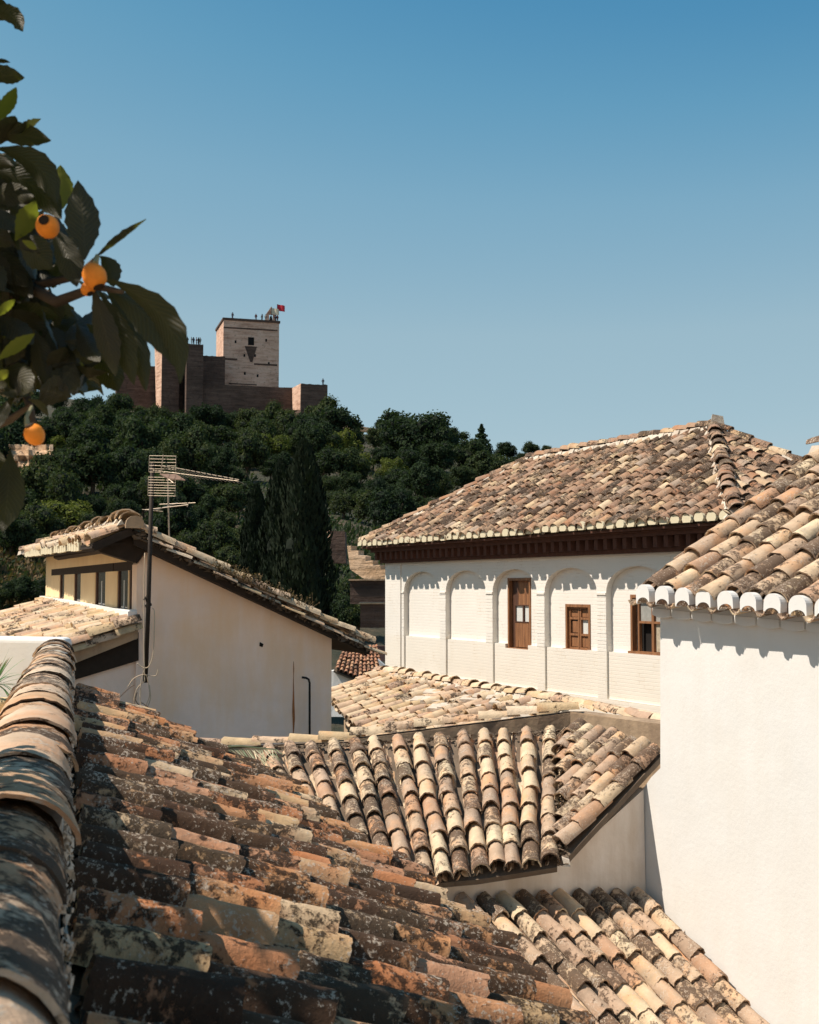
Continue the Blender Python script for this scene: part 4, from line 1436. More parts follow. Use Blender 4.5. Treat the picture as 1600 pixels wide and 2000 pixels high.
# dry weeds in the valley
def weeds(name, pts, n, h, mat, seed, label=None, cat=None, parent=None, heads=False):
    r = random.Random(seed); mb = MB()
    for i in range(n):
        t = r.random() * (len(pts) - 1); k = int(t)
        c = V3(pts[k]).lerp(V3(pts[min(k + 1, len(pts) - 1)]), t - k) + V3((r.gauss(0, .03), r.gauss(0, .03), 0))
        hh = h * r.uniform(.4, 1.3); lean = V3((r.gauss(0, .5), r.gauss(0, .5), 1)).normalized()
        mid = c + lean * hh * .5; tip = c + lean * hh + V3((r.gauss(0, .1) * h, r.gauss(0, .1) * h, -.1 * h))
        mb.tube([c, mid, tip], [.004, .003, .0015], 3, cap=False)
        if heads:
            for _ in range(3):
                e = c + (tip - c) * r.uniform(.5, 1.05); s = r.uniform(.010, .022)
                d1 = V3((r.gauss(0, 1), r.gauss(0, 1), r.gauss(0, 1))).normalized() * s; d2 = V3((r.gauss(0, 1), r.gauss(0, 1), r.gauss(0, 1))).normalized() * s
                mb.add([e - d1, e - d2, e + d1, e + d2], [(0, 1, 2, 3)])
    o = link(name, mb.mesh(name, mat, recalc=False), parent); tag(o, label, cat); o['kind'] = 'stuff'; return o
weeds('valley_weeds', [P(1100, 1500, 12.7), P(1098, 1600, 11.8), P(1098, 1680, 11.3)], 70, .10, M_DRY, 5, 'dry weeds rooted in the roof valley beside the side slope', 'weeds')

# lower roof
lh = root('lower_house', V3((1.5, 10, GROUND)), 'lower tiled roof descending along the foot of the white wall at the bottom right', 'house')
TRl = P(1258, 1752, 11.78)
TLl = P(884, 1766, 11.25)
dl = V3((.476, -.879, -.50))
BRl = TRl + dl * 3.2 + V3((.03, 0, 0)); BLl = TLl + dl * 3.2 + V3((.25, 0, 0))
TS_L = TileSet(M_TILE, L=.39, R=.098, seg=12, ls=4, nvar=6, rough=.004)
roof, cov, pan, nrm = bilerp_roof(lh, TS_L, TLl, TRl, BLl, BRl, 10, .30, seed=21, jp=.006, ja=.022, width_scale=.86)
finish_roof(lh, 'roof', roof, cov, pan, TS_L, M_MORTAR)
mb = MB(); c_ = [TLl, TRl, BRl, BLl]
mb.prism([V3((p.x, p.y, p.z - .25)) for p in c_], V3((0, 0, -6))); mb.build('wall', M_CREAMW, lh)
rubble('edge_mortar', lh, [TRl, BRl], 200, .035, M_LIME, 8, .02)

# ================================================================== BACK ROOF BY THE MANSION FOOT
bh = root('back_house', V3((2, 22, GROUND)), 'sun-bleached low tiled roof leaning against the foot of the mansion wall', 'house')
TS_B = TileSet(M_TILEP, L=.44, R=.11, seg=7, ls=1, nvar=4, rough=.005)
dv = V3((-.894, -.447, -.36))
TLb, TRb = P(738, 1316, 27), P(1110, 1384, 20.6)
BLb, BRb = TLb + dv * 1.25, TRb + dv * 2.9
roof, cov, pan, nrm = bilerp_roof(bh, TS_B, TLb, TRb, BLb, BRb, 25, .34, seed=31, jp=.02, ja=.05)
broof = finish_roof(bh, 'roof', roof, cov, pan, TS_B, M_LIME)
ridge(broof, TS_B, (TLb + V3((0, 0, .04)), TRb + V3((0, 0, .05))), .38, rng, 1.2, .04)
mb = MB(); r = random.Random(2)
a = P(930, 1352, 23); 
for i in range(16):
    p = TLb.lerp(TRb, r.uniform(.45, .95)) + dv * r.uniform(.1, .9) + V3((0, 0, .07)); s = r.uniform(.12, .3)
    mb.prism([p + V3((-s, -s * .5, -.03)), p + V3((s, -s * .8, -.04)), p + V3((s * .8, s, .03)), p + V3((-s * .6, s * .7, .02))], V3((0, 0, .06)))
o = mb.build('mortar_patches', M_LIME, broof); o['kind'] = 'stuff'
mb = MB(); q = [TLb - V3((0, 0, .2)), TRb - V3((0, 0, .2)), TRb + dv * 2.2 - V3((0, 0, .3)), TLb + dv * .8 - V3((0, 0, .3))]
mb.prism(q, V3((0, 0, -8))); mb.build('wall', M_DIRTY, bh)

# far small roof between the two houses
fh = root('far_cottage', P(700, 1345, 42), 'far brown tiled roof glimpsed between the gabled house and the mansion', 'house')
TS_S = TileSet(tile_mat('clay_distant', [(.40, .20, .12), (.46, .27, .16), (.34, .18, .11)], .3, .2), L=.5, R=.11, seg=5, ls=1, nvar=2)
roof, cov, pan, nrm = bilerp_roof(fh, TS_S, P(670, 1268, 45), P(738, 1264, 47), P(652, 1310, 42), P(752, 1352, 42), 11, .42, seed=3)
finish_roof(fh, 'roof', roof, cov, [], TS_S, M_MORTAR)
mb = MB(); mb.prism([P(736, 1262, 46), P(775, 1262, 47), P(775, 1290, 46.5), P(745, 1292, 45)], V3((0, .4, 0))); mb.build('rear_wall', M_CORN, fh)
mb = MB(); mb.prism([P(640, 1312, 42.2), P(655, 1309, 42.2), P(700, 1328, 42.2), P(700, 1400, 42), P(640, 1400, 42)], V3((0, .5, 0))); mb.build('wall', M_WHITE, fh)
mb = MB(); mb.prism([P(738, 1288, 41.5), P(752, 1300, 41.5), P(752, 1320, 41.5), P(746, 1316, 41.5)], V3((0, .5, 0))); mb.build('gable_wall', M_WHITE, fh)

# ================================================================== GABLED HOUSE ON THE LEFT
g = V3((.919, .394, 0)).normalized(); dh = V3((-.394, .919, 0)).normalized()
CN = P(268, 1147, 16.5)
gh = root('gabled_house', V3((CN.x, CN.y, GROUND)), 'old house with stained pinkish gable wall, clerestory windows and mossy tile roof', 'house')
gq = lambda px, py, off=0.0: on_plane(px, py, CN - dh * off, dh)
mb = MB()
b0_, b1_ = gq(268, 1147), gq(648, 1240)
mb.prism([V3((CN.x, CN.y, GROUND)), gq(268, 1103), gq(297, 1060), gq(648, 1238), V3((b1_.x, b1_.y, GROUND))], dh * .35)
mb.build('gable_wall', M_PINK, gh)
mb = MB(); mb.prism([V3((b1_.x, b1_.y, GROUND)), V3((b1_.x, b1_.y, b1_.z)), V3((b1_.x, b1_.y, b1_.z)) + dh * 8, V3((b1_.x, b1_.y, GROUND)) + dh * 8], -g * .3 ); mb.v = [tuple(V3(v) + dh * .36) for v in mb.v]; mb.build('side_wall', M_DIRTY, gh)
# rust streak and little wound marks on the wall
mb = MB()
ws_ = [.4, .9, .8, 1.1, .8, 1.2, 2.2, 2.8, 2.4, 1.6, .9]
lft = [gq(573.5 - w + math.sin(i) * .4, 1292 + i * 14, .004) for i, w in enumerate(ws_)]; rgt = [gq(573.5 + w + math.sin(i * 1.7) * .5, 1292 + i * 14, .004) for i, w in enumerate(ws_)]
for i in range(10): mb.quad(lft[i], rgt[i], rgt[i + 1], lft[i + 1])
mb.build('rust_streak', M_RUST, gh)
mb = MB(); mb.prism([gq(508, 1254, .01), gq(515, 1258, .01), gq(513, 1264, .01), gq(507, 1262, .01)], dh * .03); mb.build('wound', M_VOID, gh)
# clerestory wall
def sw(s, n, z): return V3((CN.x, CN.y, 0)) + dh * s - g * n + V3((0, 0, z))
ops = []
for xl, xr in ((257, 266), (229, 250), (186, 206), (145, 158), (117, 126)):
    ops.append(((8200 / (xr + 229) - 16.5) / .919, (8200 / (xl + 229) - 16.5) / .919))
ops[0] = (.37, .60)
SE = (8200 / (90 + 229) - 16.5) / .919
def sbox(mb, s0, s1, z0, z1, n0, n1): mb.box(sw(s0, n0, z0), dh * (s1 - s0), -g * (n1 - n0), V3((0, 0, z1 - z0)))
mb = MB()
edges = [.36] + [v for o_ in ops for v in o_] + [SE]
for k in range(0, len(edges), 2):
    sbox(mb, edges[k], edges[k + 1], -1.2, .235, -.28, 0)
sbox(mb, .36, SE, -3, -.46, -.28, .004)
sbox(mb, .36, SE, .36, .62, -.28, 0)
mb.build('clerestory_wall', M_OCHRE, gh)
mb = MB()
sbox(mb, .36, 1.9, .235, .36, -.28, -.01); sbox(mb, 1.9, 4.4, .235, .36, -.28, .0); mb.build('lintel', M_BEAM, gh)
mb = MB(); sbox(mb, 4.4, SE - .9, .235, .36, -.28, .0); mb.build('lintel', M_BEAM, gh)
mb = MB(); sbox(mb, SE - .9, SE, .235, .36, -.28, .0); mb.build('post_head', M_OCHRE, gh)
for k, (a, b) in enumerate(ops):
    f = MB(); sbox(f, a + .07, b - .07, -.46, -.42, -.22, -.012); sbox(f, a, a + .07, -.46, .235, -.22, -.012); sbox(f, b - .07, b, -.46, .235, -.22, -.012)
    w = f.build('window', M_WOODD, gh)
    mb = MB(); sbox(mb, a + .07, b - .07, -.46, .235, -.215, -.03); mb.build('pane', M_GLASSD, w)
    if k in (1, 2): 
        mb = MB(); m = (a + b) / 2; sbox(mb, m - .03, m + .03, -.4, .1, -.029, -.024); mb.build('curtain', M_CURT, w)
mb = MB(); sbox(mb, .0, SE + .1, -.60, -.30, .0, .10); 
mb.prism([sw(-.02, .0, -.32), sw(SE, .0, -.18), sw(SE, .0, -.6), sw(-.02, .0, -.7)], -g * .12); mb.build('lime_flashing', M_WHITE, gh)

# right slope of its roof
VA, VB = gq(262, 1034, .22), gq(722, 1262, .22)
mb = MB(); mb.prism([VA, VB, VB - V3((0, 0, .12)), VA - V3((0, 0, .20))], dh * 8.3)
rroof = mb.build('right_roof', M_BEAM, gh)
TS_G = TileSet(M_TILEP, L=.42, R=.10, seg=9, ls=2, nvar=4, rough=.005)
cov = []; r = random.Random(6)
nrm = (VB - VA).cross(dh).normalized()
if nrm.z < 0: nrm = -nrm
for k in range(5):
    column(TS_G, VA + dh * (.06 + k * .26), VB + dh * (.06 + k * .26), nrm, .29, cov, [], 1.1, .26, False, .01, .012, .05, r=r)
place_tiles('tile', cov, rroof, M_TILEP)
rubble('verge_stones', rroof, [VA - V3((0, 0, .06)), VB - V3((0, 0, .06))], 330, .055, M_MORTAR, 12, .03)
items = []
for k in range(11):
    t = (k + .5) / 11
    p = VA.lerp(VB, t) - V3((0, 0, .07)) - dh * .02
    items.append((rng.choice(TS_G.cov), jit(frame(p, (VB - VA), nrm) @ Matrix.Rotation(.06, 4, 'X'), .01, .05, (.8, .85, .5))))
place_tiles('lower_verge_tile', items, rroof, M_TILE)
weeds('roof_weeds', [P(415, 1108, 16.3), P(500, 1143, 16.5), P(610, 1190, 16.8)], 150, .16, M_DRY, 4, 'dry flowering weeds growing on the mossy right roof edge', 'weeds', heads=True)
# left slope
R0, R1, E0_, E1_ = P(256, 1030, 16.2), P(112, 1060, 25.8), P(180, 1062, 15.9), P(50, 1082, 25.8)
roof, cov, pan, nrm = bilerp_roof(gh, TS_G, R0, R1, E0_, E1_, 32, .30, seed=40, deck_th=.10, jp=.012, ja=.04)
lroof = finish_roof(gh, 'left_roof', roof, cov, pan, TS_G, M_BEAM)
ridge(lroof, TS_G, (R1 + V3((0, 0, .05)), R0 + V3((0, 0, .06))), .34, rng, 1.5, .05, ja=.06)
ridge(lroof, TS_G, (R1 + V3((0, 0, .04)), E1_ + V3((-.1, .1, .02))), .34, rng, 1.2, .03)
mb = MB(); R_ = .10
mb.prism([(math.cos(math.pi * k / 8) * R_, 0, math.sin(math.pi * k / 8) * R_) for k in range(9)] + [(-R_, 0, -.05), (R_, 0, -.05)], (0, .05, 0)); pl3 = mb.mesh('eave_plug', M_PLUG)
for j in range(34):
    t = (j + .5) / 34
    if t < .12: continue
    M = Matrix((-dh, -g, V3((0, 0, 1)))).transposed().to_4x4(); M.translation = E0_.lerp(E1_, t) + g * .03 + V3((0, 0, -.015))
    link('eave_plug', pl3, lroof, M @ Matrix.Diagonal((1.15, 1, rng.uniform(.8, 1.2), 1)))
M = Matrix((g, -dh, V3((0, 0, 1)))).transposed().to_4x4(); M.translation = R0 - dh * .08 + V3((.03, 0, .04))
pl4 = pl3.copy(); pl4.materials.clear(); pl4.materials.append(M_DIRTY)
link('ridge_plug', pl4, lroof, M @ Matrix.Diagonal((1.2, 1, 1.1, 1)))
# soffit masonry closing the gable peak
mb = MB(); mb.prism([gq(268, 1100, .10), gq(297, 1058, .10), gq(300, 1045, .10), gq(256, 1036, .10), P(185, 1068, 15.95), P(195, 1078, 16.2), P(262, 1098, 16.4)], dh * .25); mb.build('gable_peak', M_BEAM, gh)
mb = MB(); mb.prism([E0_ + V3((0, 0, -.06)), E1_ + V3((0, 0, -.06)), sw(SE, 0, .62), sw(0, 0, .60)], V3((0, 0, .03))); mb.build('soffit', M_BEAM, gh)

# lean-to roof
T0_, T1_ = P(269, 1214, 16.42), P(98, 1173, 25.4)
B0_ = T0_ - g * 2.6 + V3((0, 0, -.36 * 2.6)); B1_ = T1_ - g * 3.6 + V3((0, 0, -.36 * 3.6))
TS_T = TileSet(M_TILEP, L=.44, R=.11, seg=7, ls=1, nvar=4, rough=.005)
roof, cov, pan, nrm = bilerp_roof(gh, TS_T, T0_, T1_, B0_, B1_, 30, .35, seed=51, jp=.014, ja=.04, deck_th=.1)
ltr = finish_roof(gh, 'lean_to_roof', roof, cov, pan, TS_T, M_LIME)
items = []
column(TS_T, T0_ - dh * .06, B0_ - dh * .06, nrm, .33, items, [], 1.0, .25, False, -.03, .012, .04)
column(TS_T, T0_ - dh * .08 - V3((0, 0, .09)), B0_ - dh * .08 - V3((0, 0, .09)), nrm, .36, items, [], .8, .25, False, -.04, .012, .05)
place_tiles('verge_tile', items, ltr, M_TILE)
mb = MB(); mb.prism([T0_ - V3((0, 0, .05)), B0_ - V3((0, 0, .05)), B0_ - V3((0, 0, .28)), T0_ - V3((0, 0, .22))], -dh * .04); mb.build('verge_masonry', M_DIRTY, ltr)
mb = MB(); mb.prism([gq(271, 1235, .02), gq(100, 1300, .02), gq(100, 1342, .02), gq(271, 1290, .02)], dh * .2); mb.build('shaded_beam', M_BEAM, gh)  # dark beam under the verge; recess shade is put into its colour
mb = MB(); mb.prism([gq(267.5, 1285, -.03), gq(60, 1330, -.03), gq(60, 1560, -.03), gq(267.5, 1560, -.03)], dh * .3); mb.build('lean_to_wall', M_PINK, gh)

# fixtures of the gable wall
def thing_tube(name, label, cat, mat, pts, r, seg=8, pname='pipe'):
    o = root(name, V3(pts[-1]), label, cat)
    mb = MB(); mb.tube(pts, r, seg); mb.build(pname, mat, o, smooth=True); return o
pp = [gq(590, 1323, .14), gq(598, 1324, .14), gq(603, 1327, .14), gq(605, 1334, .12), gq(605, 1390, .10), gq(605, 1450, .10)]
vp = thing_tube('vent_pipe', 'thin black pipe with hooked top against the pink gable wall', 'pipe', M_PIPE, pp, .016)
# antenna masts
am = root('antenna_mast', P(284, 1335, 16.0), 'thick dark iron mast before the gable wall carrying a grid panel and long yagi', 'antenna')
mb = MB(); mb.tube([P(284, 1333, 16.0), P(290, 1180, 15.95), P(298, 903, 15.9)], [.033, .030, .026], 8); mb.build('mast', M_IRON, am, smooth=True)
mb = MB()
for xx, y0, y1, x0, x1, n in ((0, 890, 922, 292, 344, 6), (0, 932, 968, 290, 343, 8)):
    for k in range(n):
        y = y0 + (y1 - y0) * k / (n - 1); mb.tube([P(x0, y, 15.86), P(x1, y + 1, 15.7)], .0038, 4)
    for x in (x0, x1): mb.tube([P(x, y0, 15.82), P(x - 1, y1, 15.82)], .0038, 4)
mb.tube([P(319, 888, 15.75), P(314, 926, 15.75)], .007, 5)
mb.build('grid_reflector', M_ALU, am)
mb = MB()
mb.tube([P(296, 918, 15.9), P(467, 940, 14.9)], .005, 5)
mb.tube([P(296, 908, 15.9), P(345, 914, 15.6), P(467, 937, 14.9)], .003, 4)
mb.build('boom', M_ALU, am)
for k in range(15):
    t = k / 14; c = P(336, 921, 15.67).lerp(P(465, 939.5, 14.9), t)
    L_ = .26 - .14 * t
    mb = MB(); mb.tube([c + V3((-L_ * .55, -.3 * L_, L_ * .30)), c + V3((L_ * .55, .3 * L_, -L_ * .25))], .003, 4); mb.build('element', M_ALU, am)
mb = MB(); mb.box(P(334, 938, 15.7), (.05, 0, 0), (0, .04, 0), (0, 0, .055)); mb.build('junction_box', M_ALU, am)
mb = MB(); mb.prism([P(312, 925, 15.7), P(345, 926, 15.6), P(362, 937, 15.5), P(330, 934, 15.6)], V3((0, 0, -.012))); mb.build('dipole_plate', M_DIPOLE, am)
mb = MB(); mb.tube([P(281, 1172, 15.9), P(284, 1166, 15.9), P(288, 1178, 15.95)], .012, 5); mb.tube([P(284, 1184, 15.95), P(296, 1180, 15.95)], .02, 5); mb.tube([P(288, 1180, 15.95), gq(286, 1184)], .012, 5); mb.build('bracket', M_IRON, am)
a2 = root('small_antenna', P(331, 1052, 17.2), 'slim pale antenna mast with crossed rods standing behind the roof ridge', 'antenna')
mb = MB(); mb.tube([P(331, 1060, 17.2), P(329, 985, 17.2), P(328, 925, 17.2)], .012, 6); mb.build('mast', M_ALU, a2)
for a, b, w in (((284, 996, 17.4), (368, 986, 16.9), .008), ((302, 997, 17), (346, 982, 17.6), .010), ((312, 985, 17.5), (382, 982, 17.2), .005), ((278, 995, 17.5), (318, 999, 17.0), .005), ((366, 982, 17), (366, 990, 17), .008), ((322, 930, 17.2), (340, 944, 17.1), .008)):
    mb = MB(); mb.tube([P(*a), P(*b)], w, 5); mb.build('rod', M_ALU, a2)
# hanging cables
def cable(pts, r, mat, label, name='cable'):
    # smooth through the given points
    P_ = [V3(p) for p in pts]; out = []
    for i in range(len(P_) - 1):
        p0, p1, p2, p3 = P_[max(i - 1, 0)], P_[i], P_[i + 1], P_[min(i + 2, len(P_) - 1)]
        for k in range(6):
            t = k / 6
            out.append(.5 * ((2 * p1) + (p2 - p0) * t + (2 * p0 - 5 * p1 + 4 * p2 - p3) * t * t + (3 * p1 - p0 - 3 * p2 + p3) * t ** 3))
    out.append(P_[-1])
    mb = MB(); mb.tube(out, r, 5)
    return mb.mesh(name, mat, smooth=True)
cb = root('cable_tangle', P(280, 1420, 15.9), 'tangle of cream and dark cables hanging at the foot of the dark mast', 'cables')
cbl = [([(283, 1080), (281, 1200), (282, 1300), (283, 1330)], M_CABLE), ([(283, 1330), (268, 1345), (262, 1370), (268, 1400), (272, 1418)], M_CABLE),
       ([(250, 1342), (262, 1325), (284, 1318), (290, 1335), (292, 1360), (278, 1392), (270, 1416)], M_CABLE), ([(268, 1295), (280, 1304), (292, 1300), (300, 1270), (302, 1200), (298, 1188)], M_CABLE),
       ([(283, 1305), (276, 1330), (274, 1360), (276, 1385)], M_CABLE), ([(309, 1308), (304, 1320), (286, 1318)], M_CABLE), ([(292, 1338), (294, 1365), (284, 1388), (274, 1408)], M_CABLE),
       ([(268, 1352), (266, 1370), (286, 1388), (302, 1398), (306, 1412), (300, 1420)], M_CABLED), ([(276, 1372), (288, 1380), (303, 1394), (300, 1408), (294, 1414)], M_CABLED), ([(224, 1372), (250, 1346), (262, 1338)], M_CABLED),
       ([(297, 905), (294, 1000), (290, 1120), (286, 1165)], M_CABLE)]
for i, (pts, mt) in enumerate(cbl):
    link('cable', cable([P(x, y, 15.93 + .01 * (i % 4)) for x, y in pts], .0065, mt, ''), cb)

# ================================================================== NEAR ROOF AND ITS PARAPET
PFv = V3((.965, .262, 0)).normalized(); DFv = V3((-.262, .965, 0)).normalized()
H0, SLP = 1.0, .50
def ff(q, p, dz=0): return DFv * q + PFv * p + V3((0, 0, -(H0 + SLP * p) + dz))
def fpix(px, py):
    u, vz = (px - 800) / F, (1147 - py) / F
    Z = (H0 - .11) / (-vz - SLP * .965 * u - SLP * .262)        # on the tops of the cover tiles
    X = u * Z
    return (X * DFv.x + Z * DFv.y, X * PFv.x + Z * PFv.y)
edge = [fpix(*p) for p in [(505, 1494), (560, 1530), (640, 1606), (700, 1652), (780, 1694), (835, 1742), (880, 1790), (950, 1850), (1000, 1900), (1060, 1945), (1130, 2005)]]
edge.sort()
print('EDGE', [(round(a, 2), round(b, 2)) for a, b in edge])
def p_end(q):
    if q <= edge[0][0]: return edge[0][1] + .2
    for (a, b), (c, d) in zip(edge, edge[1:]):
        if q <= c: return b + (d - b) * (q - a) / (c - a)
    return edge[-1][1]
nh = root('near_house', V3((0, 7, GROUND)), 'nearest roof of orange lichened tiles sloping down to the right below the parapet', 'house')
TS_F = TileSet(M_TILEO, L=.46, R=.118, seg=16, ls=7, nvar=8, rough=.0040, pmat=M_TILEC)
q0_, q1_ = 2.1, 11.45
ncf = 27; spf = (q1_ - q0_) / ncf
cov, pan = [], []
r = random.Random(99)
nF = V3((SLP * PFv.x, SLP * PFv.y, 1)).normalized()
for j in range(ncf):
    q = q0_ + (j + .5) * spf + r.uniform(-.015, .015)
    pe = p_end(q) + r.uniform(-.04, .05)
    column(TS_F, ff(q, .0), ff(q, pe), nF, .335, cov, pan, spf / .43, spf, True, .020, .010, .034, r=r, tl=.115, hs=1.10)
mb = MB()
n = 30
pts_t = [ff(q0_ - .2 + (q1_ - q0_ + .2) * k / n, -.02, -.005) for k in range(n + 1)]
pts_b = [ff(q0_ - .2 + (q1_ - q0_ + .2) * k / n, p_end(q0_ - .2 + (q1_ - q0_ + .2) * k / n) - .04, -.005) for k in range(n + 1)]
for k in range(n): mb.prism([pts_t[k], pts_t[k + 1], pts_b[k + 1], pts_b[k]], V3((0, 0, -.09)))
nroof = mb.build('roof', M_MORTAR, nh)
place_tiles('tile', cov, nroof, M_TILEO)
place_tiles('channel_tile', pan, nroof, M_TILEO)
mb = MB()
for k in range(n):
    a, b = pts_t[k] , pts_t[k + 1]; c, d = pts_b[k + 1] - PFv * .15, pts_b[k] - PFv * .15
    mb.prism([a - V3((0, 0, .09)), b - V3((0, 0, .09)), c - V3((0, 0, .09)), d - V3((0, 0, .09))], V3((0, 0, -7)))
mb.build('wall', M_CREAMW, nh)
# moss and crumbs lodged between the tiles
mbm = MB(); r = random.Random(5)
for i in range(5200):
    q = q0_ + (q1_ - q0_) * r.random() ** 1.25; p = r.uniform(.0, p_end(q))
    j = (q - q0_) / spf; frac = (j - math.floor(j))
    q = q + ((0.0 if frac < .5 else 1.0) - frac) * spf * r.uniform(.55, 1.0)
    c = ff(q, p, .03 + r.random() * .045); s = r.uniform(.008, .026)
    v = [c + V3((r.uniform(-s, s), r.uniform(-s, s), r.uniform(-s, s) * .7)) for _ in range(4)]
    mbm.add(v, [(0, 1, 2), (0, 2, 3), (0, 3, 1), (1, 3, 2)])
M_MOSS = simple('dry_moss', (.065, .050, .032), 1, 0, .6, 30, .5)
o = link('moss', mbm.mesh('moss', M_MOSS, recalc=False), nroof); o['kind'] = 'stuff'

# parapet with cap tiles
pw = root('parapet_wall', DFv * .9 + V3((0, 0, GROUND)), 'rounded tile-capped parapet running away along the left foreground', 'parapet wall')
mb = MB()
n = 60
qa, qb = .7, 13.0
for k in range(n):
    a, b = qa + (qb - qa) * k / n, qa + (qb - qa) * (k + 1) / n
    w0 = noise.noise(V3((a * 3, 0, 0))) * .012 - .03; w1 = noise.noise(V3((b * 3, 0, 0))) * .012 - .03
    A0, B0 = DFv * a, DFv * b
    mb.prism([A0 + PFv * w0 + V3((0, 0, -.67)), B0 + PFv * w1 + V3((0, 0, -.67)), B0 + PFv * w1 + V3((0, 0, -3)), A0 + PFv * w0 + V3((0, 0, -3))], -PFv * (.31))
pwall = mb.build('wall', M_LIME, pw)
TS_P = TileSet(M_TILEB, L=.62, R=.17, seg=16, ls=8, nvar=7, rough=.004, taper=.94, th=.012)
items = []; r = random.Random(3)
q = .85
while q < 13.0:
    o_ = DFv * (q + .62) - PFv * .18 + V3((0, 0, -.665))
    items.append((r.choice(TS_P.cov), jit(frame(o_, -DFv, V3((0, 0, 1))) @ Matrix.Rotation(.010, 4, 'X'), .006, .02, (1.06 * r.uniform(.97, 1.04), 1, r.uniform(.74, .80)), r)))
    q += .46 * r.uniform(.9, 1.15)
place_tiles('cap_tile', items, pw, M_TILEB)
mbm = MB()
for i in range(900):
    qq = 1.2 + 11.8 * r.random() ** 1.4
    c = DFv * qq + PFv * (r.uniform(-.02, .004)) + V3((0, 0, -.665 - r.random() * .06)); s = r.uniform(.006, .020)
    v = [c + V3((r.uniform(-s, s) * .5, r.uniform(-s, s), r.uniform(-s, s))) for _ in range(5)]
    mbm.add(v, [(0, 1, 2), (0, 2, 3), (0, 3, 1), (1, 3, 2), (4, 1, 2), (4, 2, 3), (4, 3, 1)])
o = link('bedding_mortar', mbm.mesh('bedding_mortar', M_LIME, recalc=False), pw); o['kind'] = 'stuff'

# white cross wall and terrace with the potted spiky plant
cwall = root('terrace_cross_wall', P(60, 1300, 13.3), 'low white rounded-top wall meeting the far end of the parapet, behind the plant', 'wall')
mb = MB()
a, b = P(-260, 1240, 13.6), P(128, 1246, 13.2)
mb.prism([a, b, b - V3((0, 0, 2.5)), a - V3((0, 0, 2.5))], V3((0, .3, 0)))
bevel(mb.build('wall', M_WHITE, cwall), .06, 4)
ter = MB(); ter.box((-9, 1.5, -1.75), (5.6, 0, 0), (0, 11.8, 0), (0, 0, -.3))
mbt = MB()
q_ = [DFv * .8 - PFv * .35, DFv * 13 - PFv * .35, V3((-9, 13.2, 0)), V3((-9, .8, 0))]
mbt.prism([V3((p.x, p.y, -1.75)) for p in q_], V3((0, 0, -.3)))
tag(mbt.build('terrace_floor', M_OCHRE, None), kind='structure')
mb = MB(); 
pb = P(-12, 1372, 7.6)
pot = root('potted_plant', pb - V3((0, 0, .22)), 'spiky green rosette plant in an ochre pot behind the parapet', 'plant')
mb.tube([pb - V3((0, 0, .30)), pb - V3((0, 0, .05)), pb, pb + V3((0, 0, .02))], [.10, .135, .15, .14], 20); mb.build('pot', M_OCHRE, pot, smooth=True)
st = MB(); st.tube([pb - V3((0, 0, .02)), pb + V3((0, 0, .12))], .035, 8); st.build('stem', M_BARK, pot)
r = random.Random(8)
def blade(base, d, L, w, droop, mat, parent, name='leaf'):
    mb = MB(); d = V3(d).normalized(); n = 7
    side = d.cross(V3((0, 0, 1))); side = side.normalized() if side.length > .05 else V3((1, 0, 0))
    vs = []
    for k in range(n + 1):
        t = k / n; c = base + d * L * t + V3((0, 0, -droop * L * t * t)); ww = w * (1 - t) ** .7 * (.6 + .8 * t) if t < 1 else 0
        vs += [c - side * ww, c + V3((0, 0, -ww * .35)), c + side * ww]
    fs = []
    for k in range(n):
        for q in (0, 1): fs.append((k * 3 + q, k * 3 + q + 1, k * 3 + q + 4, k * 3 + q + 3))
    mb.add(vs, fs)
    return link(name, mb.mesh(name, mat, smooth=True, recalc=False), parent, None)
for k in range(60):
    a = r.uniform(0, 6.283); e = r.uniform(.15, 1.35)
    dd = V3((math.cos(a) * math.cos(e), math.sin(a) * math.cos(e), math.sin(e)))
    blade(pb + V3((0, 0, .10)), dd, r.uniform(.20, .33), r.uniform(.006, .010), r.uniform(.2, .7) * math.cos(e), M_AGAVE if k % 6 else M_DRY, pot)

# dead palm frond lying where the roofs meet
pf = root('palm_frond', P(460, 1480, 12.2), 'dead pale green palm frond lying on the tiles at the roof junction', 'palm frond')
mb = MB(); rp = [P(540, 1464, 12.6), P(470, 1457, 12.3), P(398, 1460, 12.0), P(372, 1468, 11.8)]; mb.tube(rp, [.006, .010, .012, .012], 6); mb.build('rib', M_PALM, pf)
for k in range(34):
    t = k / 33; j = t * 2.2
    a = rp[0].lerp(rp[2], t)
    tip = P(540 + 6 - t * 60 + r.uniform(-14, 14) , 1470 + 46 * math.sin(min(1, t * 1.3 + .15) * 1.9) + r.uniform(-6, 6), 12.0)
    d = tip - a
    blade(a, d, d.length, .006 * r.uniform(.6, 1.5), -.08, M_PALM, pf, 'leaflet')

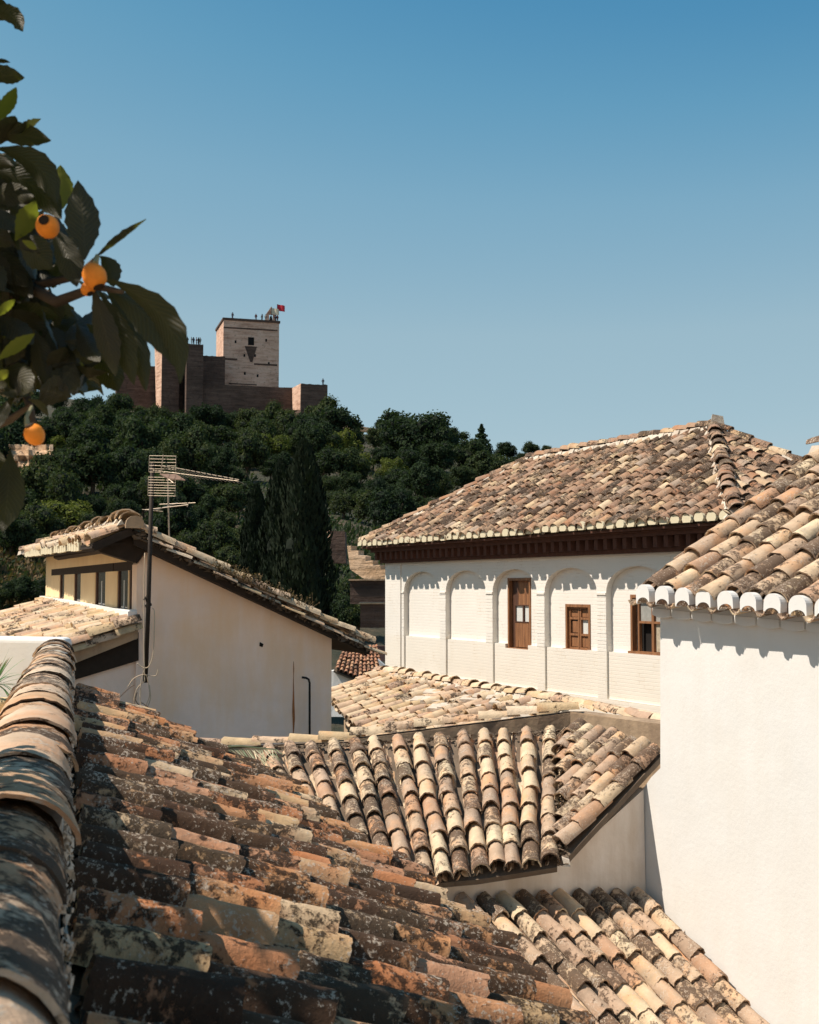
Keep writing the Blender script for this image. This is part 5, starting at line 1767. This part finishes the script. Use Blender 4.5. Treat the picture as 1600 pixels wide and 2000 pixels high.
# ================================================================== LOQUAT TREE
lq = root('loquat_tree', V3((-1.75, 2.7, -1.75)), 'dark loquat branches with orange fruit hanging in from the upper left', 'tree')
mb = MB(); mb.tube([V3((-1.75, 2.7, -1.75)), V3((-1.7, 2.75, -.8)), P(-160, 900, 2.75), P(-190, 600, 2.8), P(-170, 200, 2.8), P(-140, -150, 2.85)], [.08, .07, .06, .05, .035, .02], 8)
mb.build('trunk', M_BARK, lq, smooth=True)
brs = [[(-190, 640, 2.8), (-60, 600, 2.75), (60, 560, 2.7), (150, 540, 2.6), (188, 505, 2.55)],
       [(-180, 420, 2.8), (-60, 400, 2.75), (40, 400, 2.7), (95, 385, 2.65)],
       [(-160, 900, 2.75), (-60, 850, 2.7), (20, 820, 2.6), (62, 790, 2.5)],
       [(-170, 250, 2.8), (-80, 260, 2.75), (0, 250, 2.7), (30, 240, 2.65)],
       [(60, 560, 2.7), (110, 590, 2.6), (190, 560, 2.55), (240, 570, 2.5)],
       [(-60, 600, 2.75), (0, 680, 2.7), (40, 740, 2.6), (60, 800, 2.55), (68, 835, 2.5)],
       [(-60, 100, 2.8), (-10, 190, 2.75), (12, 235, 2.7)]]
for b in brs:
    mb = MB(); mb.tube([P(*p) for p in b], [.016 - .011 * i / (len(b) - 1) for i in range(len(b))], 7); mb.build('branch', M_BARK, lq, smooth=True)


def leaf(base, tip, w, roll=0.0, sag=(0, 0, 0), fold=.25, seed=0, mat=None):
    """an obovate toothed leaf: base to tip, width w, bowed by sag, twisted by roll"""
    r = random.Random(seed)
    base, tip, sag = V3(base), V3(tip), V3(sag)
    n = 14; L = (tip - base).length
    mid = (base + tip) / 2 + sag
    view = ((base + tip) / 2).normalized()
    vs, uv = [], []
    for k in range(n + 1):
        t = k / n
        c = base * (1 - t) ** 2 + mid * 2 * t * (1 - t) + tip * t * t
        tg = ((mid - base) * (1 - t) + (tip - mid) * t).normalized()
        side = tg.cross(view); side = side.normalized() if side.length > .02 else V3((1, 0, 0))
        side = Matrix.Rotation(roll, 3, tg) @ side
        nn = side.cross(tg)
        ww = w * .5 * (math.sin(math.pi * min(1, t ** 1.12)) ** 1.05) * (1 + (.07 if k % 2 else -.05)) + .0015
        if k == n: ww = 0.0005
        wob = r.uniform(-.05, .05) * w
        for q, s in enumerate((-1, -.5, 0, .5, 1)):
            vs.append(c + side * ww * s + nn * (abs(s) * fold * ww + math.sin(k * 2.2 + s) * w * .018 + wob * abs(s) * .5))
            uv.append((q / 4, t))
    fs = [(k * 5 + q, k * 5 + q + 1, k * 5 + q + 6, k * 5 + q + 5) for k in range(n) for q in range(4)]
    me = bpy.data.meshes.new('leaf'); me.from_pydata([tuple(v) for v in vs], [], fs)
    me.materials.append(mat or M_LOQ)
    ul = me.uv_layers.new(name='UVMap')
    for lp in me.loops: ul.data[lp.index].uv = uv[lp.vertex_index]
    me.polygons.foreach_set('use_smooth', [True] * len(me.polygons))
    return link('leaf', me, lq)


def L2(bx, by, tx, ty, wpx, roll=0.0, sagpx=(0, 0), Zb=2.6, Zt=2.6, fold=.25, k=[0], mat=None):
    k[0] += 1
    b, t = P(bx, by, Zb), P(tx, ty, Zt)
    m = P((bx + tx) / 2 + sagpx[0], (by + ty) / 2 + sagpx[1], (Zb + Zt) / 2) - (b + t) / 2
    return leaf(b, t, wpx * Zb / F, roll, m, fold, k[0], mat)


# leaves one can pick out in the outline
L2(-30, 40, 45, 62, 40, .5, (22, -40), 2.7, 2.65)
L2(-40, 150, 48, 152, 36, .4, (0, -8), 2.7, 2.65)
L2(-20, 125, 20, 122, 12, .9, (0, -6), 2.7, 2.7)
L2(-5, 238, 32, 170, 26, .2, (2, 4), 2.55, 2.5, mat=M_LOQY)
L2(-30, 262, 100, 275, 44, .3, (0, -12), 2.65, 2.6)
L2(20, 262, 80, 232, 30, 1.0, (4, 6), 2.6, 2.62)
L2(0, 282, 30, 226, 40, .2, (0, 0), 2.65, 2.6)
L2(-10, 290, 112, 400, 52, .35, (42, -42), 2.6, 2.5)
L2(-20, 330, 120, 428, 60, .2, (30, -30), 2.65, 2.55)
L2(122, 408, 118, 322, 44, .3, (6, 0), 2.75, 2.78, mat=M_LOQY)
L2(30, 470, 70, 392, 40, .3, (6, 0), 2.5, 2.5, mat=M_LOQY)
L2(-10, 620, 30, 585, 16, .4, (0, 0), 2.4, 2.4, mat=M_LOQY)
L2(44, 470, 72, 486, 12, .4, (0, 0), 2.3, 2.3, mat=M_LOQY)
L2(-6, 745, 16, 722, 18, .4, (0, 0), 2.3, 2.3, mat=M_LOQY)
L2(-10, 385, 80, 340, 56, .2, (0, -12), 2.75, 2.7)
L2(165, 508, 152, 352, 66, .12, (8, 0), 2.45, 2.5, .3)
L2(185, 505, 286, 428, 26, 1.15, (2, 6), 2.5, 2.45, .6)
L2(40, 470, 30, 385, 52, .4, (0, 0), 2.7, 2.72)
L2(205, 545, 352, 750, 58, .55, (84, -46), 2.5, 2.4)
L2(200, 560, 345, 720, 60, -.3, (40, -30), 2.55, 2.45)
L2(195, 570, 262, 752, 50, .5, (14, 0), 2.55, 2.5)
L2(210, 570, 285, 765, 44, -.2, (30, -10), 2.6, 2.55)
L2(180, 560, 226, 735, 46, .2, (5, 0), 2.5, 2.5)
L2(195, 500, 222, 560, 40, .2, (10, -10), 2.6, 2.55)
L2(-5, 704, 68, 652, 26, .5, (0, 0), 2.3, 2.3, mat=M_LOQY)
L2(100, 440, 150, 560, 50, .1, (14, 0), 2.55, 2.5)
L2(30, 770, -20, 850, 26, .6, (-8, 0), 2.5, 2.45)
L2(55, 780, 95, 812, 18, .8, (8, -4), 2.5, 2.45)
L2(60, 772, 0, 768, 20, .8, (0, -6), 2.5, 2.45)
L2(20, 880, 5, 1040, 60, .2, (6, 0), 2.6, 2.5)
L2(-20, 860, -5, 1000, 60, .2, (10, 0), 2.65, 2.55)
# the dense dark mass behind them
r = random.Random(17)
blob = [(-30, 330, 60, 60), (-20, 420, 90, 70), (20, 490, 100, 70), (60, 560, 110, 80), (40, 640, 110, 90), (110, 620, 90, 80), (90, 700, 90, 60), (-20, 560, 80, 90), (-20, 700, 60, 60), (170, 650, 60, 70), (10, 500, 90, 60), (60, 450, 60, 40), (-10, 620, 90, 60), (130, 690, 60, 60), (50, 760, 40, 20)]
for i in range(250):
    cx, cy, sx_, sy_ = r.choice(blob)
    x, y = r.gauss(cx, sx_ * .42), r.gauss(cy, sy_ * .42)
    ang = r.gauss(1.1, .7)
    Lp = r.uniform(95, 165)
    Z = r.uniform(2.55, 3.15)
    tx, ty = x + math.cos(ang) * Lp * .7, y + math.sin(ang) * Lp * .7
    if tx > 235 or ty > 775 or (ty < 440 and tx > 120) or (ty < 330 and tx > 60): 
        tx, ty = x + (tx - x) * .4 - 40, min(ty, 760)
    L2(x, y, tx, ty, r.uniform(38, 62), r.gauss(0, .7), (r.uniform(-12, 12), r.uniform(-18, 0)), Z, Z + r.uniform(-.15, .1))


mb = MB(); r = random.Random(23)
for i in range(1700):                       # rest of the same crown, out of view, placed to shade leaves and roof
    X = r.uniform(-2.5, -1.02); Yc = r.uniform(1.5, 4.0); Z = r.uniform(.0, 2.4)
    if X / Yc > -.40 or (X + 1.85) ** 2 + (Z - 1.1) ** 2 * .6 + (Yc - 2.8) ** 2 * .4 > 1.1: continue
    c_ = V3((X, Yc, Z)); d = V3((r.gauss(.3, .6), r.gauss(0, .6), r.gauss(-.3, .5))).normalized(); s_ = d.cross(V3((r.gauss(0, .3), r.gauss(0, .3), 1))).normalized()
    Lf, wf = r.uniform(.16, .26), r.uniform(.05, .08)
    pts = [c_, c_ + d * Lf * .35 + s_ * wf * .45, c_ + d * Lf * .7 + s_ * wf * .5, c_ + d * Lf - V3((0, 0, .02)), c_ + d * Lf * .7 - s_ * wf * .5, c_ + d * Lf * .35 - s_ * wf * .45]
    mb.add(pts, [(0, 1, 2, 3, 4, 5)])
o = link('foliage', mb.mesh('foliage', M_LOQ, recalc=False), lq); o['kind'] = 'stuff'


def fruit(px, py, wpx, hpx, Z, turn):
    c = P(px, py, Z); s = wpx / 2 * Z / F; h = hpx / 2 * Z / F
    mb = MB(); U, W = 20, 14; vs = []
    for j in range(W + 1):
        for i in range(U):
            th, ph = 6.283 * i / U, math.pi * j / W
            k = math.sin(ph) ** (1.0 if math.cos(ph) > 0 else 1.25); dent = 1 - .10 * math.exp(-((ph) / .3) ** 2)
            vs.append((math.cos(th) * k * s, math.sin(th) * k * s, math.cos(ph) * h * dent * (1.12 if math.cos(ph) < 0 else .95)))
    fs = [(j * U + i, j * U + (i + 1) % U, (j + 1) * U + (i + 1) % U, (j + 1) * U + i) for j in range(W) for i in range(U)]
    R = Matrix.Rotation(turn[0], 4, 'X') @ Matrix.Rotation(turn[1], 4, 'Y')
    M = Matrix.Translation(c) @ R
    mb.add([M @ V3(v) for v in vs], fs)
    f = mb.build('fruit', M_FRUIT, lq, smooth=True)
    mb = MB()
    for k in range(7):
        a = 6.283 * k / 7
        mb.add([M @ V3((math.cos(a - .4) * s * .16, math.sin(a - .4) * s * .16, h * .93)), M @ V3((math.cos(a) * s * .42, math.sin(a) * s * .42, h * 1.0)), M @ V3((math.cos(a + .4) * s * .16, math.sin(a + .4) * s * .16, h * .93)), M @ V3((0, 0, h * .88))], [(0, 1, 2, 3)])
    mb.tube([M @ V3((0, 0, h * .86)), M @ V3((0, 0, h * .96))], s * .46, 10)
    mb.build('calyx', M_CALYX, f)
    return f


fruit(93, 442, 46, 56, 2.35, (1.35, 0))
fruit(185, 540, 48, 54, 2.45, (3.0, .4))
fruit(172, 565, 30, 26, 2.5, (2.8, .5))
fruit(67, 848, 40, 44, 2.35, (.5, -.4))
mb = MB(); mb.tube([P(62, 795, 2.45), P(52, 815, 2.4), P(54, 832, 2.38)], [.004, .004, .006], 6); mb.tube([P(190, 500, 2.5), P(186, 515, 2.47)], [.005, .007], 6)
mb.build('fruit_stalk', M_PALM, lq)
